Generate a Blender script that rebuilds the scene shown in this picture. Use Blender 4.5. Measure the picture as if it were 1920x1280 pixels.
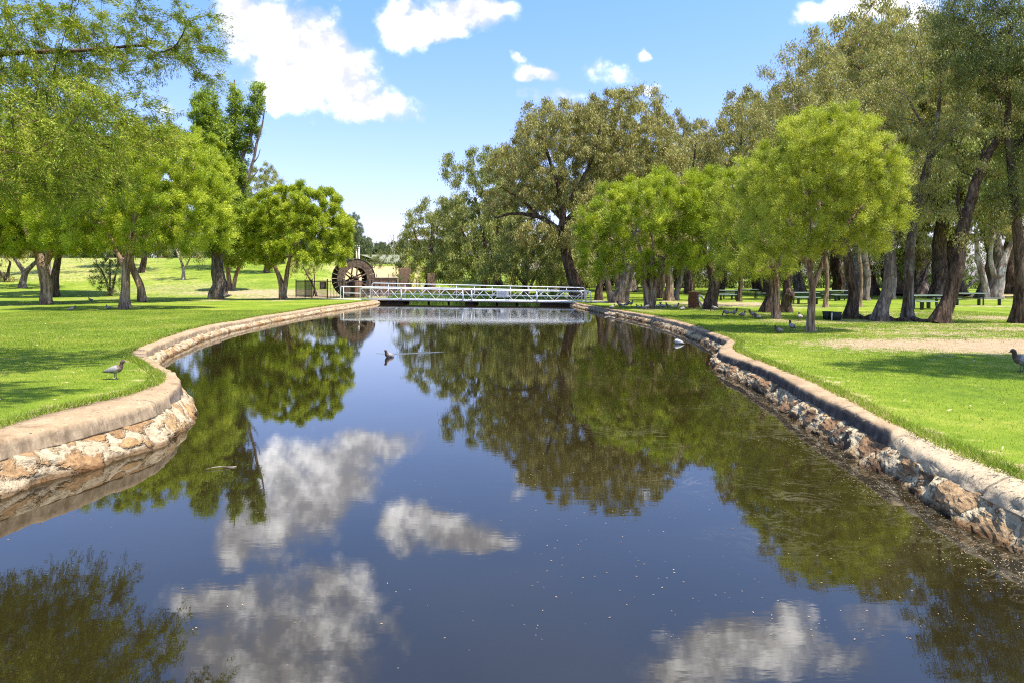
import bpy, math, random
import numpy as np
from mathutils import Vector

# ------------------------------------------------------------------ clear
for o in list(bpy.data.objects):
    bpy.data.objects.remove(o, do_unlink=True)
SC = bpy.context.scene
COL = SC.collection
PI = math.pi
R = math.radians

# ------------------------------------------------------------------ camera
EYE = 2.13          # metres above the water
FPX = 1280.0        # focal length in pixels of the 1920 px photograph
HOR = 517.0         # horizon row of the photograph
cam_d = bpy.data.cameras.new('camera')
cam = bpy.data.objects.new('camera', cam_d)
COL.objects.link(cam)
cam.location = (0, 0, EYE)
cam.rotation_euler = (R(90), 0, 0)
cam_d.sensor_width = 36
cam_d.lens = 24
cam_d.shift_y = -(640 - HOR) / 1920
cam_d.clip_end = 5000
SC.camera = cam

# ------------------------------------------------------------------ exposure
SC.view_settings.view_transform = 'Standard'
SC.view_settings.look = 'None'
SC.view_settings.gamma = 1
SC.view_settings.use_curve_mapping = False
SC.view_settings.exposure = 1.28
SC.cycles.max_bounces = 6
SC.cycles.diffuse_bounces = 3
SC.cycles.transparent_max_bounces = 4
SC.cycles.use_denoising = False
SC.cycles.filter_width = 1.15
SC.cycles.sample_clamp_indirect = 4

# ------------------------------------------------------------------ sun
SUN = Vector((0.36, -0.20, 0.91)).normalized()     # towards the sun
sun_d = bpy.data.lights.new('sun', 'SUN')
sun_d.energy = 4.0
sun_d.angle = R(0.5)
sun_d.color = (1.0, 0.955, 0.88)
sun = bpy.data.objects.new('sun', sun_d)
COL.objects.link(sun)
sun.rotation_euler = (-SUN).to_track_quat('-Z', 'Y').to_euler()
sun.location = (0, 0, 60)

# ------------------------------------------------------------------ node helper
class NT:
    def __init__(s, tree):
        s.t = tree; s.n = tree.nodes; s.l = tree.links
    def new(s, typ, **kw):
        n = s.n.new(typ)
        for k, v in kw.items():
            setattr(n, k, v)
        return n
    def put(s, sock, v):
        if isinstance(v, bpy.types.NodeSocket):
            s.l.new(v, sock)
        elif v is not None:
            if isinstance(v, (tuple, list)) and len(v) == 3 and sock.type == 'RGBA':
                v = (*v, 1)
            sock.default_value = v
    def m(s, op, a, b=None, c=None, clamp=False):
        n = s.new('ShaderNodeMath', operation=op); n.use_clamp = clamp
        s.put(n.inputs[0], a)
        if b is not None: s.put(n.inputs[1], b)
        if c is not None: s.put(n.inputs[2], c)
        return n.outputs[0]
    def mix(s, f, a, b, blend='MIX'):
        n = s.new('ShaderNodeMix', data_type='RGBA', blend_type=blend)
        s.put(n.inputs[0], f); s.put(n.inputs[6], a); s.put(n.inputs[7], b)
        return n.outputs[2]
    def noise(s, vec, scale, detail=4, rough=0.55, dist=0, color=False):
        n = s.new('ShaderNodeTexNoise')
        if vec is not None: s.put(n.inputs['Vector'], vec)
        n.inputs['Scale'].default_value = scale; n.inputs['Detail'].default_value = detail
        n.inputs['Roughness'].default_value = rough; n.inputs['Distortion'].default_value = dist
        return n.outputs[1 if color else 0]
    def vor(s, vec, scale, feature='F1', rnd=1.0):
        n = s.new('ShaderNodeTexVoronoi', feature=feature)
        if vec is not None: s.put(n.inputs['Vector'], vec)
        n.inputs['Scale'].default_value = scale
        n.inputs['Randomness'].default_value = rnd
        return n
    def step(s, v, lo, hi, a=0.0, b=1.0):
        n = s.new('ShaderNodeMapRange', interpolation_type='SMOOTHSTEP')
        s.put(n.inputs[0], v)
        n.inputs[1].default_value = lo; n.inputs[2].default_value = hi
        n.inputs[3].default_value = a; n.inputs[4].default_value = b
        return n.outputs[0]
    def mapping(s, vec, scale=(1, 1, 1), loc=(0, 0, 0), rot=(0, 0, 0)):
        n = s.new('ShaderNodeMapping')
        s.put(n.inputs[0], vec); n.inputs['Scale'].default_value = scale
        n.inputs['Location'].default_value = loc; n.inputs['Rotation'].default_value = rot
        return n.outputs[0]
    def ramp(s, f, stops):
        n = s.new('ShaderNodeValToRGB'); s.put(n.inputs[0], f)
        e = n.color_ramp.elements
        while len(e) < len(stops): e.new(0.5)
        for i, (p, c) in enumerate(stops):
            e[i].position = p; e[i].color = (*c, 1)
        return n.outputs[0]
    def bump(s, h, strength=0.5, dist=0.02, normal=None):
        n = s.new('ShaderNodeBump'); s.put(n.inputs['Height'], h)
        n.inputs['Strength'].default_value = strength; n.inputs['Distance'].default_value = dist
        if normal is not None: s.put(n.inputs['Normal'], normal)
        return n.outputs[0]

# ------------------------------------------------------------------ world: sky with clouds set by direction
world = bpy.data.worlds.new('World'); SC.world = world; world.use_nodes = True
w = NT(world.node_tree); w.n.clear()
sky = w.new('ShaderNodeTexSky', sky_type='NISHITA')
sky.sun_disc = False
sky.sun_elevation = math.asin(SUN.z)
sky.sun_rotation = math.atan2(SUN.x, SUN.y)
sky.air_density = 1.0; sky.dust_density = 1.2; sky.ozone_density = 1.6
tc = w.new('ShaderNodeTexCoord')
sep = w.new('ShaderNodeSeparateXYZ'); w.l.new(tc.outputs['Generated'], sep.inputs[0])
yy = w.m('MAXIMUM', sep.outputs[1], 0.02)
U0 = w.m('DIVIDE', sep.outputs[0], yy)
V0 = w.m('DIVIDE', sep.outputs[2], yy)
cv = w.new('ShaderNodeCombineXYZ'); w.put(cv.inputs[0], U0); w.put(cv.inputs[1], V0)
n1 = w.noise(cv.outputs[0], 7.0, 7, 0.6, color=True)
s1 = w.new('ShaderNodeSeparateXYZ'); w.l.new(n1, s1.inputs[0])
n2 = w.noise(cv.outputs[0], 24.0, 5, 0.6)
U = w.m('ADD', U0, w.m('MULTIPLY', w.m('SUBTRACT', s1.outputs[0], 0.5), 0.11))
V = w.m('ADD', V0, w.m('MULTIPLY', w.m('SUBTRACT', s1.outputs[1], 0.5), 0.10))
CLOUDS = [  # photo pixels: x, y, rx, ry, weight
    (500, 50, 85, 60, 1), (570, 95, 80, 85, 1), (610, 165, 110, 60, 1), (690, 205, 90, 34, 1), (460, 20, 60, 40, 1), (545, 130, 70, 60, 1),
    (640, 120, 70, 40, 1), (780, 40, 60, 45, 1), (850, 30, 100, 42, 1), (820, 65, 60, 20, 1), (900, 15, 65, 30, 1),
    (1003, 137, 44, 17, .95), (1140, 135, 52, 26, .62), (1200, 160, 34, 10, .75), (1040, 178, 54, 16, .62), (1218, 92, 12, 14, .7), (965, 115, 14, 9, .5),
    (400, 125, 30, 16, .6), (1515, 25, 32, 28, .9), (1640, 5, 110, 38, 1), (1560, 30, 40, 25, .8), (300, 200, 40, 14, .5),
    # above the frame, seen only in the water (517*2-y of the reflection)
    (560, -150, 170, 90, 1), (430, -90, 110, 45, .9), (640, -90, 90, 60, 1), (500, -220, 170, 60, 1), (380, -200, 90, 60, .8),
    (1420, -190, 170, 60, 1), (1480, -130, 50, 30, .8), (1330, -230, 120, 50, .9), (1630, -120, 70, 34, .6), (1590, -190, 80, 40, .6),
    (520, -20, 50, 25, .5), (750, -110, 12, 18, .6), (900, -420, 300, 90, 1), (200, -500, 200, 80, 1),
]
dens = None
for (cx, cy, rx, ry, wt) in CLOUDS:
    a = w.m('DIVIDE', w.m('SUBTRACT', U, (cx - 960) / FPX), rx / FPX)
    b = w.m('DIVIDE', w.m('SUBTRACT', V, (HOR - cy) / FPX), ry / FPX)
    d = w.m('ADD', w.m('MULTIPLY', a, a), w.m('MULTIPLY', b, b))
    q = w.m('SUBTRACT', w.m('MULTIPLY', w.m('SUBTRACT', 1.35, d), wt), (1 - wt) * .7)
    dens = q if dens is None else w.m('SMOOTH_MAX', dens, q, 0.25)
dens = w.m('ADD', dens, w.m('MULTIPLY', w.m('SUBTRACT', n2, 0.5), 2.2))
dens = w.m('ADD', dens, w.m('MULTIPLY', w.m('SUBTRACT', s1.outputs[2], 0.5), 2.0))
mask = w.step(dens, -0.3, 1.35)
mask = w.m('MULTIPLY', mask, w.step(sep.outputs[1], 0.05, 0.2))
hi = w.step(w.m('ADD', w.m('ADD', w.m('MULTIPLY', n2, .7), w.m('MULTIPLY', w.noise(cv.outputs[0], 8.0, 6, .62), 1.5)), w.m('MULTIPLY', mask, .10)), 1.02, 1.62)
cloudc = w.mix(hi, (0.36, 0.37, 0.42), (1.6, 1.58, 1.58))
horiz = w.step(sep.outputs[2], 0.02, 0.52)
SKY_S = 0.12
tint = w.mix(horiz, (.90, .82, 1.08), (0.66, 0.92, 1.22))
skyc = w.mix(1.0, sky.outputs[0], tint, 'MULTIPLY')
skyc = w.mix(1.0, skyc, (SKY_S, SKY_S, SKY_S), 'MULTIPLY')
finc = w.mix(mask, skyc, cloudc)
bg = w.new('ShaderNodeBackground'); w.put(bg.inputs[0], finc); bg.inputs[1].default_value = 1.0
wo = w.new('ShaderNodeOutputWorld'); w.l.new(bg.outputs[0], wo.inputs[0])

# ------------------------------------------------------------------ numpy noise
def _hash(ix, iy, iz):
    h = (ix * 374761393 + iy * 668265263 + iz * 2147483647 + 1274126177) & 0xffffffff
    h = ((h ^ (h >> 13)) * 1274126177) & 0xffffffff
    h = (h ^ (h >> 16)) & 0xffffffff
    return h / 4294967295.0
def vnoise(P):
    P = np.asarray(P, float); i = np.floor(P).astype(np.int64); f = P - i; f = f * f * (3 - 2 * f)
    r = 0
    for dx in (0, 1):
        for dy in (0, 1):
            for dz in (0, 1):
                wgt = (f[..., 0] if dx else 1 - f[..., 0]) * (f[..., 1] if dy else 1 - f[..., 1]) * (f[..., 2] if dz else 1 - f[..., 2])
                r = r + wgt * _hash(i[..., 0] + dx, i[..., 1] + dy, i[..., 2] + dz)
    return r
def fbm(P, o=3):
    P = np.asarray(P, float); s = 0; a = .5
    for k in range(o):
        s = s + a * vnoise(P * 2 ** k + 17.3 * k); a *= .5
    return s / (1 - .5 ** o)

# ------------------------------------------------------------------ object helpers
def tag(o, label=None, cat=None, group=None, kind=None):
    if label: o['label'] = label
    if cat: o['category'] = cat
    if group: o['group'] = group
    if kind: o['kind'] = kind
    return o
def empty(name, loc, rz=0, label=None, cat=None, group=None):
    o = bpy.data.objects.new(name, None); COL.objects.link(o)
    o.location = loc; o.rotation_euler = (0, 0, rz); o.empty_display_size = .2
    return tag(o, label, cat, group)
def mesh_np(name, V, F, mats, parent=None, smooth=False, mi=None, attrs=None):
    """F: (n,k) int array or a list of such arrays"""
    if not isinstance(F, list): F = [F]
    F = [np.asarray(f, np.int32) for f in F if len(f)]
    me = bpy.data.meshes.new(name)
    V = np.asarray(V, np.float32)
    me.vertices.add(len(V)); me.vertices.foreach_set('co', V.ravel())
    loops = np.concatenate([f.ravel() for f in F])
    tot = np.concatenate([np.full(len(f), f.shape[1], np.int32) for f in F])
    start = np.concatenate([[0], np.cumsum(tot)[:-1]]).astype(np.int32)
    me.loops.add(len(loops)); me.loops.foreach_set('vertex_index', loops.astype(np.int32))
    me.polygons.add(len(tot)); me.polygons.foreach_set('loop_start', start); me.polygons.foreach_set('loop_total', tot)
    for m in (mats if isinstance(mats, (list, tuple)) else [mats]): me.materials.append(m)
    if mi is not None: me.polygons.foreach_set('material_index', np.asarray(mi, np.int32))
    me.polygons.foreach_set('use_smooth', np.full(len(tot), smooth))
    if attrs:
        for k, a in attrs.items():
            at = me.attributes.new(k, 'FLOAT', 'POINT'); at.data.foreach_set('value', np.asarray(a, np.float32))
    me.update(calc_edges=True)
    o = bpy.data.objects.new(name, me); COL.objects.link(o)
    if parent is not None: o.parent = parent
    return o
def copy_tree(o, parent=None):
    c = o.copy(); COL.objects.link(c)
    if parent is not None: c.parent = parent
    for ch in list(o.children): copy_tree(ch, c)
    return c
class MB:
    """collects simple solids and builds them as one mesh"""
    def __init__(s): s.V = []; s.Q = []; s.T = []; s.n = 0
    def add(s, V, Q=(), T=()):
        V = np.asarray(V, float)
        s.V.append(V)
        if len(Q): s.Q.append(np.asarray(Q) + s.n)
        if len(T): s.T.append(np.asarray(T) + s.n)
        s.n += len(V); return s
    def box(s, c, size, rz=0, bev=0.0, rx=0, ry=0):
        hx, hy, hz = [a / 2 for a in size]; b = min(bev, hx * .45, hy * .45, hz * .45)
        if b <= 0:
            V = np.array([[x, y, z] for x in (-hx, hx) for y in (-hy, hy) for z in (-hz, hz)])
            Q = [[0, 1, 3, 2], [4, 6, 7, 5], [0, 4, 5, 1], [2, 3, 7, 6], [0, 2, 6, 4], [1, 5, 7, 3]]
        else:   # chamfered top and bottom with clipped corners
            ring = []
            for (x, y) in ((hx - b, hy), (-hx + b, hy), (-hx, hy - b), (-hx, -hy + b), (-hx + b, -hy), (hx - b, -hy), (hx, -hy + b), (hx, hy - b)):
                ring.append((x, y))
            ring = np.array(ring)
            def sc(r): return ring * np.array([(hx - r) / hx, (hy - r) / hy])
            lv = [(sc(b), -hz), (ring, -hz + b), (ring, hz - b), (sc(b), hz)]
            V = np.concatenate([np.c_[p, np.full(8, z)] for p, z in lv])
            Q = [[l * 8 + i, l * 8 + (i + 1) % 8, l * 8 + 8 + (i + 1) % 8, l * 8 + 8 + i] for l in range(3) for i in range(8)]
            for base in (0, 24):
                for (a, b2, c2, d) in ((0, 1, 2, 7), (7, 2, 3, 6), (6, 3, 4, 5)):
                    Q.append([base + a, base + b2, base + c2, base + d])
        for ang, ax in ((rx, 0), (ry, 1), (rz, 2)):
            if ang:
                c_, s_ = math.cos(ang), math.sin(ang); M = np.eye(3); i, j = [(1, 2), (2, 0), (0, 1)][ax]
                M[i, i] = c_; M[j, j] = c_; M[i, j] = -s_; M[j, i] = s_; V = V @ M.T
        return s.add(V + np.array(c), Q)
    def tube(s, P, r, k=10, cap=True):
        P = np.asarray(P, float); r = np.broadcast_to(np.asarray(r, float), (len(P),))
        V, Q = tube_geo(P, r, k)
        if cap:
            n = len(P)
            V = np.concatenate([V, [P[0], P[-1]]]); T = []
            for i in range(k):
                T.append([n * k, (i + 1) % k, i]); T.append([n * k + 1, (n - 1) * k + i, (n - 1) * k + (i + 1) % k])
            return s.add(V, Q, T)
        return s.add(V, Q)
    def build(s, name, mat, parent=None, smooth=False, **kw):
        F = []
        if s.Q: F.append(np.concatenate(s.Q))
        if s.T: F.append(np.concatenate(s.T))
        return mesh_np(name, np.concatenate(s.V), F, mat, parent, smooth, **kw)
def frames(P):
    P = np.asarray(P, float)
    T = np.gradient(P, axis=0); T /= np.linalg.norm(T, axis=1)[:, None] + 1e-9
    ref = np.array([1., 0, 0]) if abs(T[0][0]) < .9 else np.array([0, 1., 0])
    N = np.zeros_like(P); n = ref - T[0] * (ref @ T[0]); n /= np.linalg.norm(n); N[0] = n
    for i in range(1, len(P)):
        n = n - T[i] * (n @ T[i]); l = np.linalg.norm(n)
        n = n / l if l > 1e-6 else N[i - 1]; N[i] = n
    return T, N, np.cross(T, N)
def tube_geo(P, r, k):
    T, N, B = frames(P); a = np.linspace(0, 2 * PI, k, endpoint=False)
    V = (P[:, None] + r[:, None, None] * (np.cos(a)[None, :, None] * N[:, None] + np.sin(a)[None, :, None] * B[:, None])).reshape(-1, 3)
    i = np.arange(len(P) - 1)[:, None] * k; j = np.arange(k)[None]; j2 = (j + 1) % k
    Q = np.stack([i + j, i + j2, i + k + j2, i + k + j], -1).reshape(-1, 4)
    return V, Q

# ------------------------------------------------------------------ materials
MATS = {}
def newmat(name):
    m = bpy.data.materials.new(name); m.use_nodes = True
    t = NT(m.node_tree); t.n.clear()
    t.out = t.new('ShaderNodeOutputMaterial'); MATS[name] = m
    return m, t
def principled(t, col, rough=.6, metal=0, normal=None, spec=.5, ior=None):
    p = t.new('ShaderNodeBsdfPrincipled')
    t.put(p.inputs['Base Color'], col); t.put(p.inputs['Roughness'], rough); t.put(p.inputs['Metallic'], metal)
    p.inputs['Specular IOR Level'].default_value = spec
    if ior: p.inputs['IOR'].default_value = ior
    if normal is not None: t.put(p.inputs['Normal'], normal)
    t.l.new(p.outputs[0], t.out.inputs[0]); return p
def simple(name, col, rough=.6, metal=0, var=.25, scale=8, bump=.2, spec=.4):
    m, t = newmat(name); tcn = t.new('ShaderNodeTexCoord'); n = t.noise(tcn.outputs['Object'], scale, 5)
    dark = tuple(c * (1 - var) for c in col); lite = tuple(min(1, c * (1 + var)) for c in col)
    principled(t, t.ramp(n, [(.3, dark), (.7, lite)]), rough, metal, t.bump(n, bump, .01), spec)
    return m
def leafmat(name, dark, mid, lite, trans=.35, odd=None, rough=.55, spec=.25):
    m, t = newmat(name)
    g = t.new('ShaderNodeNewGeometry'); tcn = t.new('ShaderNodeTexCoord')
    big = t.noise(tcn.outputs['Object'], .9, 3)
    f = t.m('ADD', t.m('MULTIPLY', g.outputs['Random Per Island'], .55), t.m('MULTIPLY', t.step(big, .35, .65), .45))
    c = t.ramp(f, [(.05, dark), (.5, mid), (.95, lite)])
    if odd:
        c = t.mix(t.step(t.m('FRACT', t.m('MULTIPLY', g.outputs['Random Per Island'], 37.7)), 1 - odd[1] - .01, 1 - odd[1]), c, odd[0])
    p = t.new('ShaderNodeBsdfPrincipled'); t.put(p.inputs['Base Color'], c); p.inputs['Roughness'].default_value = rough
    p.inputs['Specular IOR Level'].default_value = spec
    tr = t.new('ShaderNodeBsdfTranslucent'); t.put(tr.inputs[0], t.mix(1, c, (1.15, 1.25, .7), 'MULTIPLY'))
    ms = t.new('ShaderNodeMixShader'); ms.inputs[0].default_value = trans
    t.l.new(p.outputs[0], ms.inputs[1]); t.l.new(tr.outputs[0], ms.inputs[2]); t.l.new(ms.outputs[0], t.out.inputs[0])
    return m
def barkmat(name, dark, mid, lite, sc=6.0, stretch=.18, bump=.9, patch=None):
    m, t = newmat(name); tcn = t.new('ShaderNodeTexCoord')
    v = t.mapping(tcn.outputs['Object'], (1, 1, stretch))
    n = t.noise(v, sc, 6, .72, .9); n2 = t.noise(v, sc * 3.2, 4, .6, .4)
    f = t.m('ADD', t.m('MULTIPLY', n, .65), t.m('MULTIPLY', n2, .35))
    c = t.ramp(f, [(.40, dark), (.5, mid), (.60, lite)])
    if patch:
        c = t.mix(t.step(t.noise(tcn.outputs['Object'], 1.3, 4, .6, .5), .5, .6), c, patch)
    principled(t, c, .9, 0, t.bump(f, bump, .05), .15); return m

M_PAPER = leafmat('paperbark_leaf', (.13, .18, .010), (.32, .38, .018), (.58, .58, .05), .26)
M_PAPER2 = leafmat('willow_myrtle_leaf', (.16, .20, .018), (.37, .40, .035), (.62, .60, .10), .28)
M_OVER = leafmat('feathery_leaf', (.075, .12, .010), (.20, .26, .018), (.44, .46, .05), .24, odd=((.26, .17, .08), .10))
M_GUM = leafmat('gum_leaf', (.12, .115, .032), (.31, .285, .085), (.53, .45, .16), .3, odd=((.27, .14, .05), .10), rough=.5)
M_GUM2 = leafmat('young_gum_leaf', (.12, .14, .03), (.27, .28, .07), (.42, .41, .14), .3, odd=((.2, .13, .05), .05), rough=.5)
M_POP = leafmat('poplar_leaf', (.12, .17, .015), (.25, .32, .03), (.38, .43, .07), .35)
M_SHE = leafmat('sheoak_leaf', (.07, .085, .022), (.14, .155, .04), (.24, .24, .08), .28)
M_SHRUB = leafmat('shrub_leaf', (.04, .07, .015), (.09, .14, .03), (.16, .22, .05), .3)
M_FAR = leafmat('far_leaf', (.07, .09, .04), (.13, .15, .065), (.2, .21, .1), .25)
M_B_PAPER = barkmat('papery_bark', (.075, .042, .027), (.26, .165, .105), (.47, .35, .25), 5, .13)
M_B_GUM = barkmat('dark_gum_bark', (.022, .014, .010), (.085, .052, .035), (.19, .13, .09), 5, .2)
M_B_GREY = barkmat('grey_gum_bark', (.05, .037, .03), (.16, .12, .095), (.33, .27, .225), 4.5, .16, patch=(.12, .08, .055))
M_B_TAN = barkmat('pale_gum_bark', (.16, .11, .08), (.36, .29, .23), (.58, .50, .43), 3, .15, patch=(.2, .13, .09))

def groundmat():
    m, t = newmat('lawn'); g = t.new('ShaderNodeNewGeometry'); P = g.outputs['Position']
    a = t.new('ShaderNodeAttribute', attribute_name='dirt').outputs['Fac']
    dry = t.new('ShaderNodeAttribute', attribute_name='dry').outputs['Fac']
    n1 = t.noise(P, .35, 5, .6); n2 = t.noise(P, 3.0, 5, .65); n3 = t.noise(P, 38, 3, .7)
    f = t.m('ADD', t.m('ADD', t.m('MULTIPLY', n1, .45), t.m('MULTIPLY', n2, .35)), t.m('MULTIPLY', n3, .2))
    grass = t.ramp(f, [(.36, (.085, .135, .012)), (.5, (.16, .22, .016)), (.58, (.25, .275, .035)), (.66, (.36, .30, .085))])
    sand = t.ramp(t.m('ADD', t.m('MULTIPLY', n2, .5), t.m('MULTIPLY', n3, .5)), [(.3, (.20, .13, .075)), (.55, (.40, .29, .175)), (.75, (.52, .40, .25))])
    straw = t.ramp(n2, [(.3, (.34, .24, .10)), (.7, (.50, .38, .19))])
    ed = t.m('ADD', t.m('MULTIPLY', t.m('SUBTRACT', n2, .5), 2.2), t.m('MULTIPLY', t.m('SUBTRACT', n3, .5), .8))
    k = t.step(t.m('ADD', a, ed), .38, .68)
    kd = t.step(t.m('ADD', dry, ed), .35, .75)
    c = t.mix(kd, grass, straw); c = t.mix(k, c, sand)
    h = t.m('ADD', t.m('MULTIPLY', n3, .6), t.m('MULTIPLY', t.noise(P, 120, 2, .6), .4))
    principled(t, c, .9, 0, t.bump(h, .8, .03), .1); return m
M_GROUND = groundmat()

def stonemat(name, right):
    m, t = newmat(name); g = t.new('ShaderNodeNewGeometry'); P = g.outputs['Position']
    wv = t.mix(1.0, t.mapping(P, (1, 1, 1.5)), t.mix(1.0, t.noise(P, 3.5, 4, .6, color=True), (.55, .55, .55), 'MULTIPLY'), 'ADD')
    SS = 2.3 if right else 1.7
    ve = t.vor(wv, SS, 'DISTANCE_TO_EDGE'); vc = t.vor(wv, SS, 'F1')
    sepc = t.new('ShaderNodeSeparateXYZ'); t.l.new(vc.outputs['Color'], sepc.inputs[0])
    fine = t.noise(P, 16, 6, .68); med = t.noise(P, 4.5, 5, .62, .7)
    if right:
        rock = t.ramp(sepc.outputs[0], [(.05, (.13, .085, .05)), (.35, (.32, .19, .095)), (.6, (.48, .35, .19)), (.8, (.24, .185, .12)), (1, (.54, .42, .25))])
        mort = (.56, .44, .27)
    else:
        rock = t.ramp(sepc.outputs[0], [(.05, (.38, .23, .10)), (.35, (.46, .31, .15)), (.6, (.32, .19, .09)), (.8, (.50, .37, .19)), (1, (.38, .28, .15))])
        mort = (.50, .38, .235)
    rock = t.mix(t.step(fine, .35, .7), t.mix(1, rock, (.66, .6, .54), 'MULTIPLY'), t.mix(1, rock, (1.2, 1.16, 1.1), 'MULTIPLY'))
    edge = t.m('ADD', ve.outputs[0], t.m('MULTIPLY', t.m('SUBTRACT', med, .5), .5))
    mm = t.step(edge, .03 if right else .07, .14 if right else .19)
    mortc = t.mix(t.step(fine, .4, .62), mort, tuple(c * .72 for c in mort))
    c = t.mix(mm, mortc, rock)
    sp = t.new('ShaderNodeSeparateXYZ'); t.l.new(P, sp.inputs[0])
    wet = t.step(t.m('ADD', sp.outputs[2], t.m('MULTIPLY', t.m('SUBTRACT', med, .5), .12)), .015, .085)
    c = t.mix(wet, t.mix(1, c, (.34, .27, .2), 'MULTIPLY'), c)
    dk = t.step(t.noise(P, 1.7, 5, .7, .6), .55, .68)
    c = t.mix(t.m('MULTIPLY', dk, .5 if right else .3), c, t.mix(1, c, (.33, .27, .24), 'MULTIPLY'))
    h = t.m('ADD', t.m('MULTIPLY', mm, .55), t.m('ADD', t.m('MULTIPLY', fine, .5), t.m('MULTIPLY', med, .9)))
    principled(t, c, .85, 0, t.bump(h, 1.0, .07), .25); return m
M_STONE_L = stonemat('mortared_rock', False)
M_STONE_R = stonemat('weathered_rock', True)

def copingmat(name, right):
    m, t = newmat(name); g = t.new('ShaderNodeNewGeometry'); P = g.outputs['Position']
    tp = t.new('ShaderNodeAttribute', attribute_name='face').outputs['Fac']
    sp = t.new('ShaderNodeSeparateXYZ'); t.l.new(P, sp.inputs[0])
    n = t.noise(P, 2.2, 6, .65, .4); f = t.noise(P, 22, 5, .7); st = t.noise(t.mapping(P, (1, 1, .3)), 9, 5, .65)
    top = t.ramp(t.m('ADD', t.m('MULTIPLY', n, .5), t.m('MULTIPLY', f, .5)), [(.3, (.20, .125, .065)), (.5, (.34, .23, .13)), (.7, (.48, .355, .21))])
    if right:
        face = t.ramp(st, [(.3, (.03, .026, .023)), (.55, (.085, .07, .06)), (.75, (.2, .16, .12))])
        pale = t.ramp(f, [(.3, (.34, .25, .15)), (.6, (.52, .40, .25))])
        top = t.mix(t.step(sp.outputs[1], 7.55, 7.62), pale, top)
        face = t.mix(t.step(sp.outputs[1], 7.55, 7.62), pale, face)
        warm = t.ramp(st, [(.3, (.16, .10, .07)), (.6, (.36, .26, .17)), (.8, (.5, .38, .26))])
        face = t.mix(t.step(t.m('ADD', sp.outputs[1], t.m('MULTIPLY', t.m('SUBTRACT', n, .5), 6)), 21.5, 23.5), face, warm)
        top = t.mix(t.m('MULTIPLY', t.step(n, .5, .62), t.step(sp.outputs[1], 14, 20)), top, (.10, .075, .055))
    else:
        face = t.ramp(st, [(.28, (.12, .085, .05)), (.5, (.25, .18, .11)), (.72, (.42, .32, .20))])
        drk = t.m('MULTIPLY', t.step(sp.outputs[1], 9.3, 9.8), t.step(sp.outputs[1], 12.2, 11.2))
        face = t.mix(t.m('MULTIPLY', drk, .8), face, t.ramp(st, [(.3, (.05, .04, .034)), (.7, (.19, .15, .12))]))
    c = t.mix(tp, top, face)
    jt = t.m('FRACT', t.m('DIVIDE', t.m('ADD', sp.outputs[1], .35), 3.1))
    jn = t.m('LESS_THAN', jt, .010)
    c = t.mix(t.m('MULTIPLY', jn, .7), c, (.10, .075, .055))
    ck = t.vor(t.mix(1.0, P, t.mix(1.0, t.noise(P, 3, 4, .7, color=True), (.5, .5, .5), 'MULTIPLY'), 'ADD'), .9, 'DISTANCE_TO_EDGE')
    c = t.mix(t.m('MULTIPLY', t.step(ck.outputs[0], .008, .002), .45), c, (.09, .065, .05))
    c = t.mix(t.m('MULTIPLY', t.step(t.noise(P, 1.1, 6, .72, .8), .54, .66), .55), c, t.mix(1, c, (.42, .38, .34), 'MULTIPLY'))
    principled(t, c, .9, 0, t.bump(t.m('ADD', t.m('MULTIPLY', f, .6), st), .7, .02), .2); return m
M_COP_L = copingmat('tan_concrete', False)
M_COP_R = copingmat('stained_concrete', True)

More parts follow.
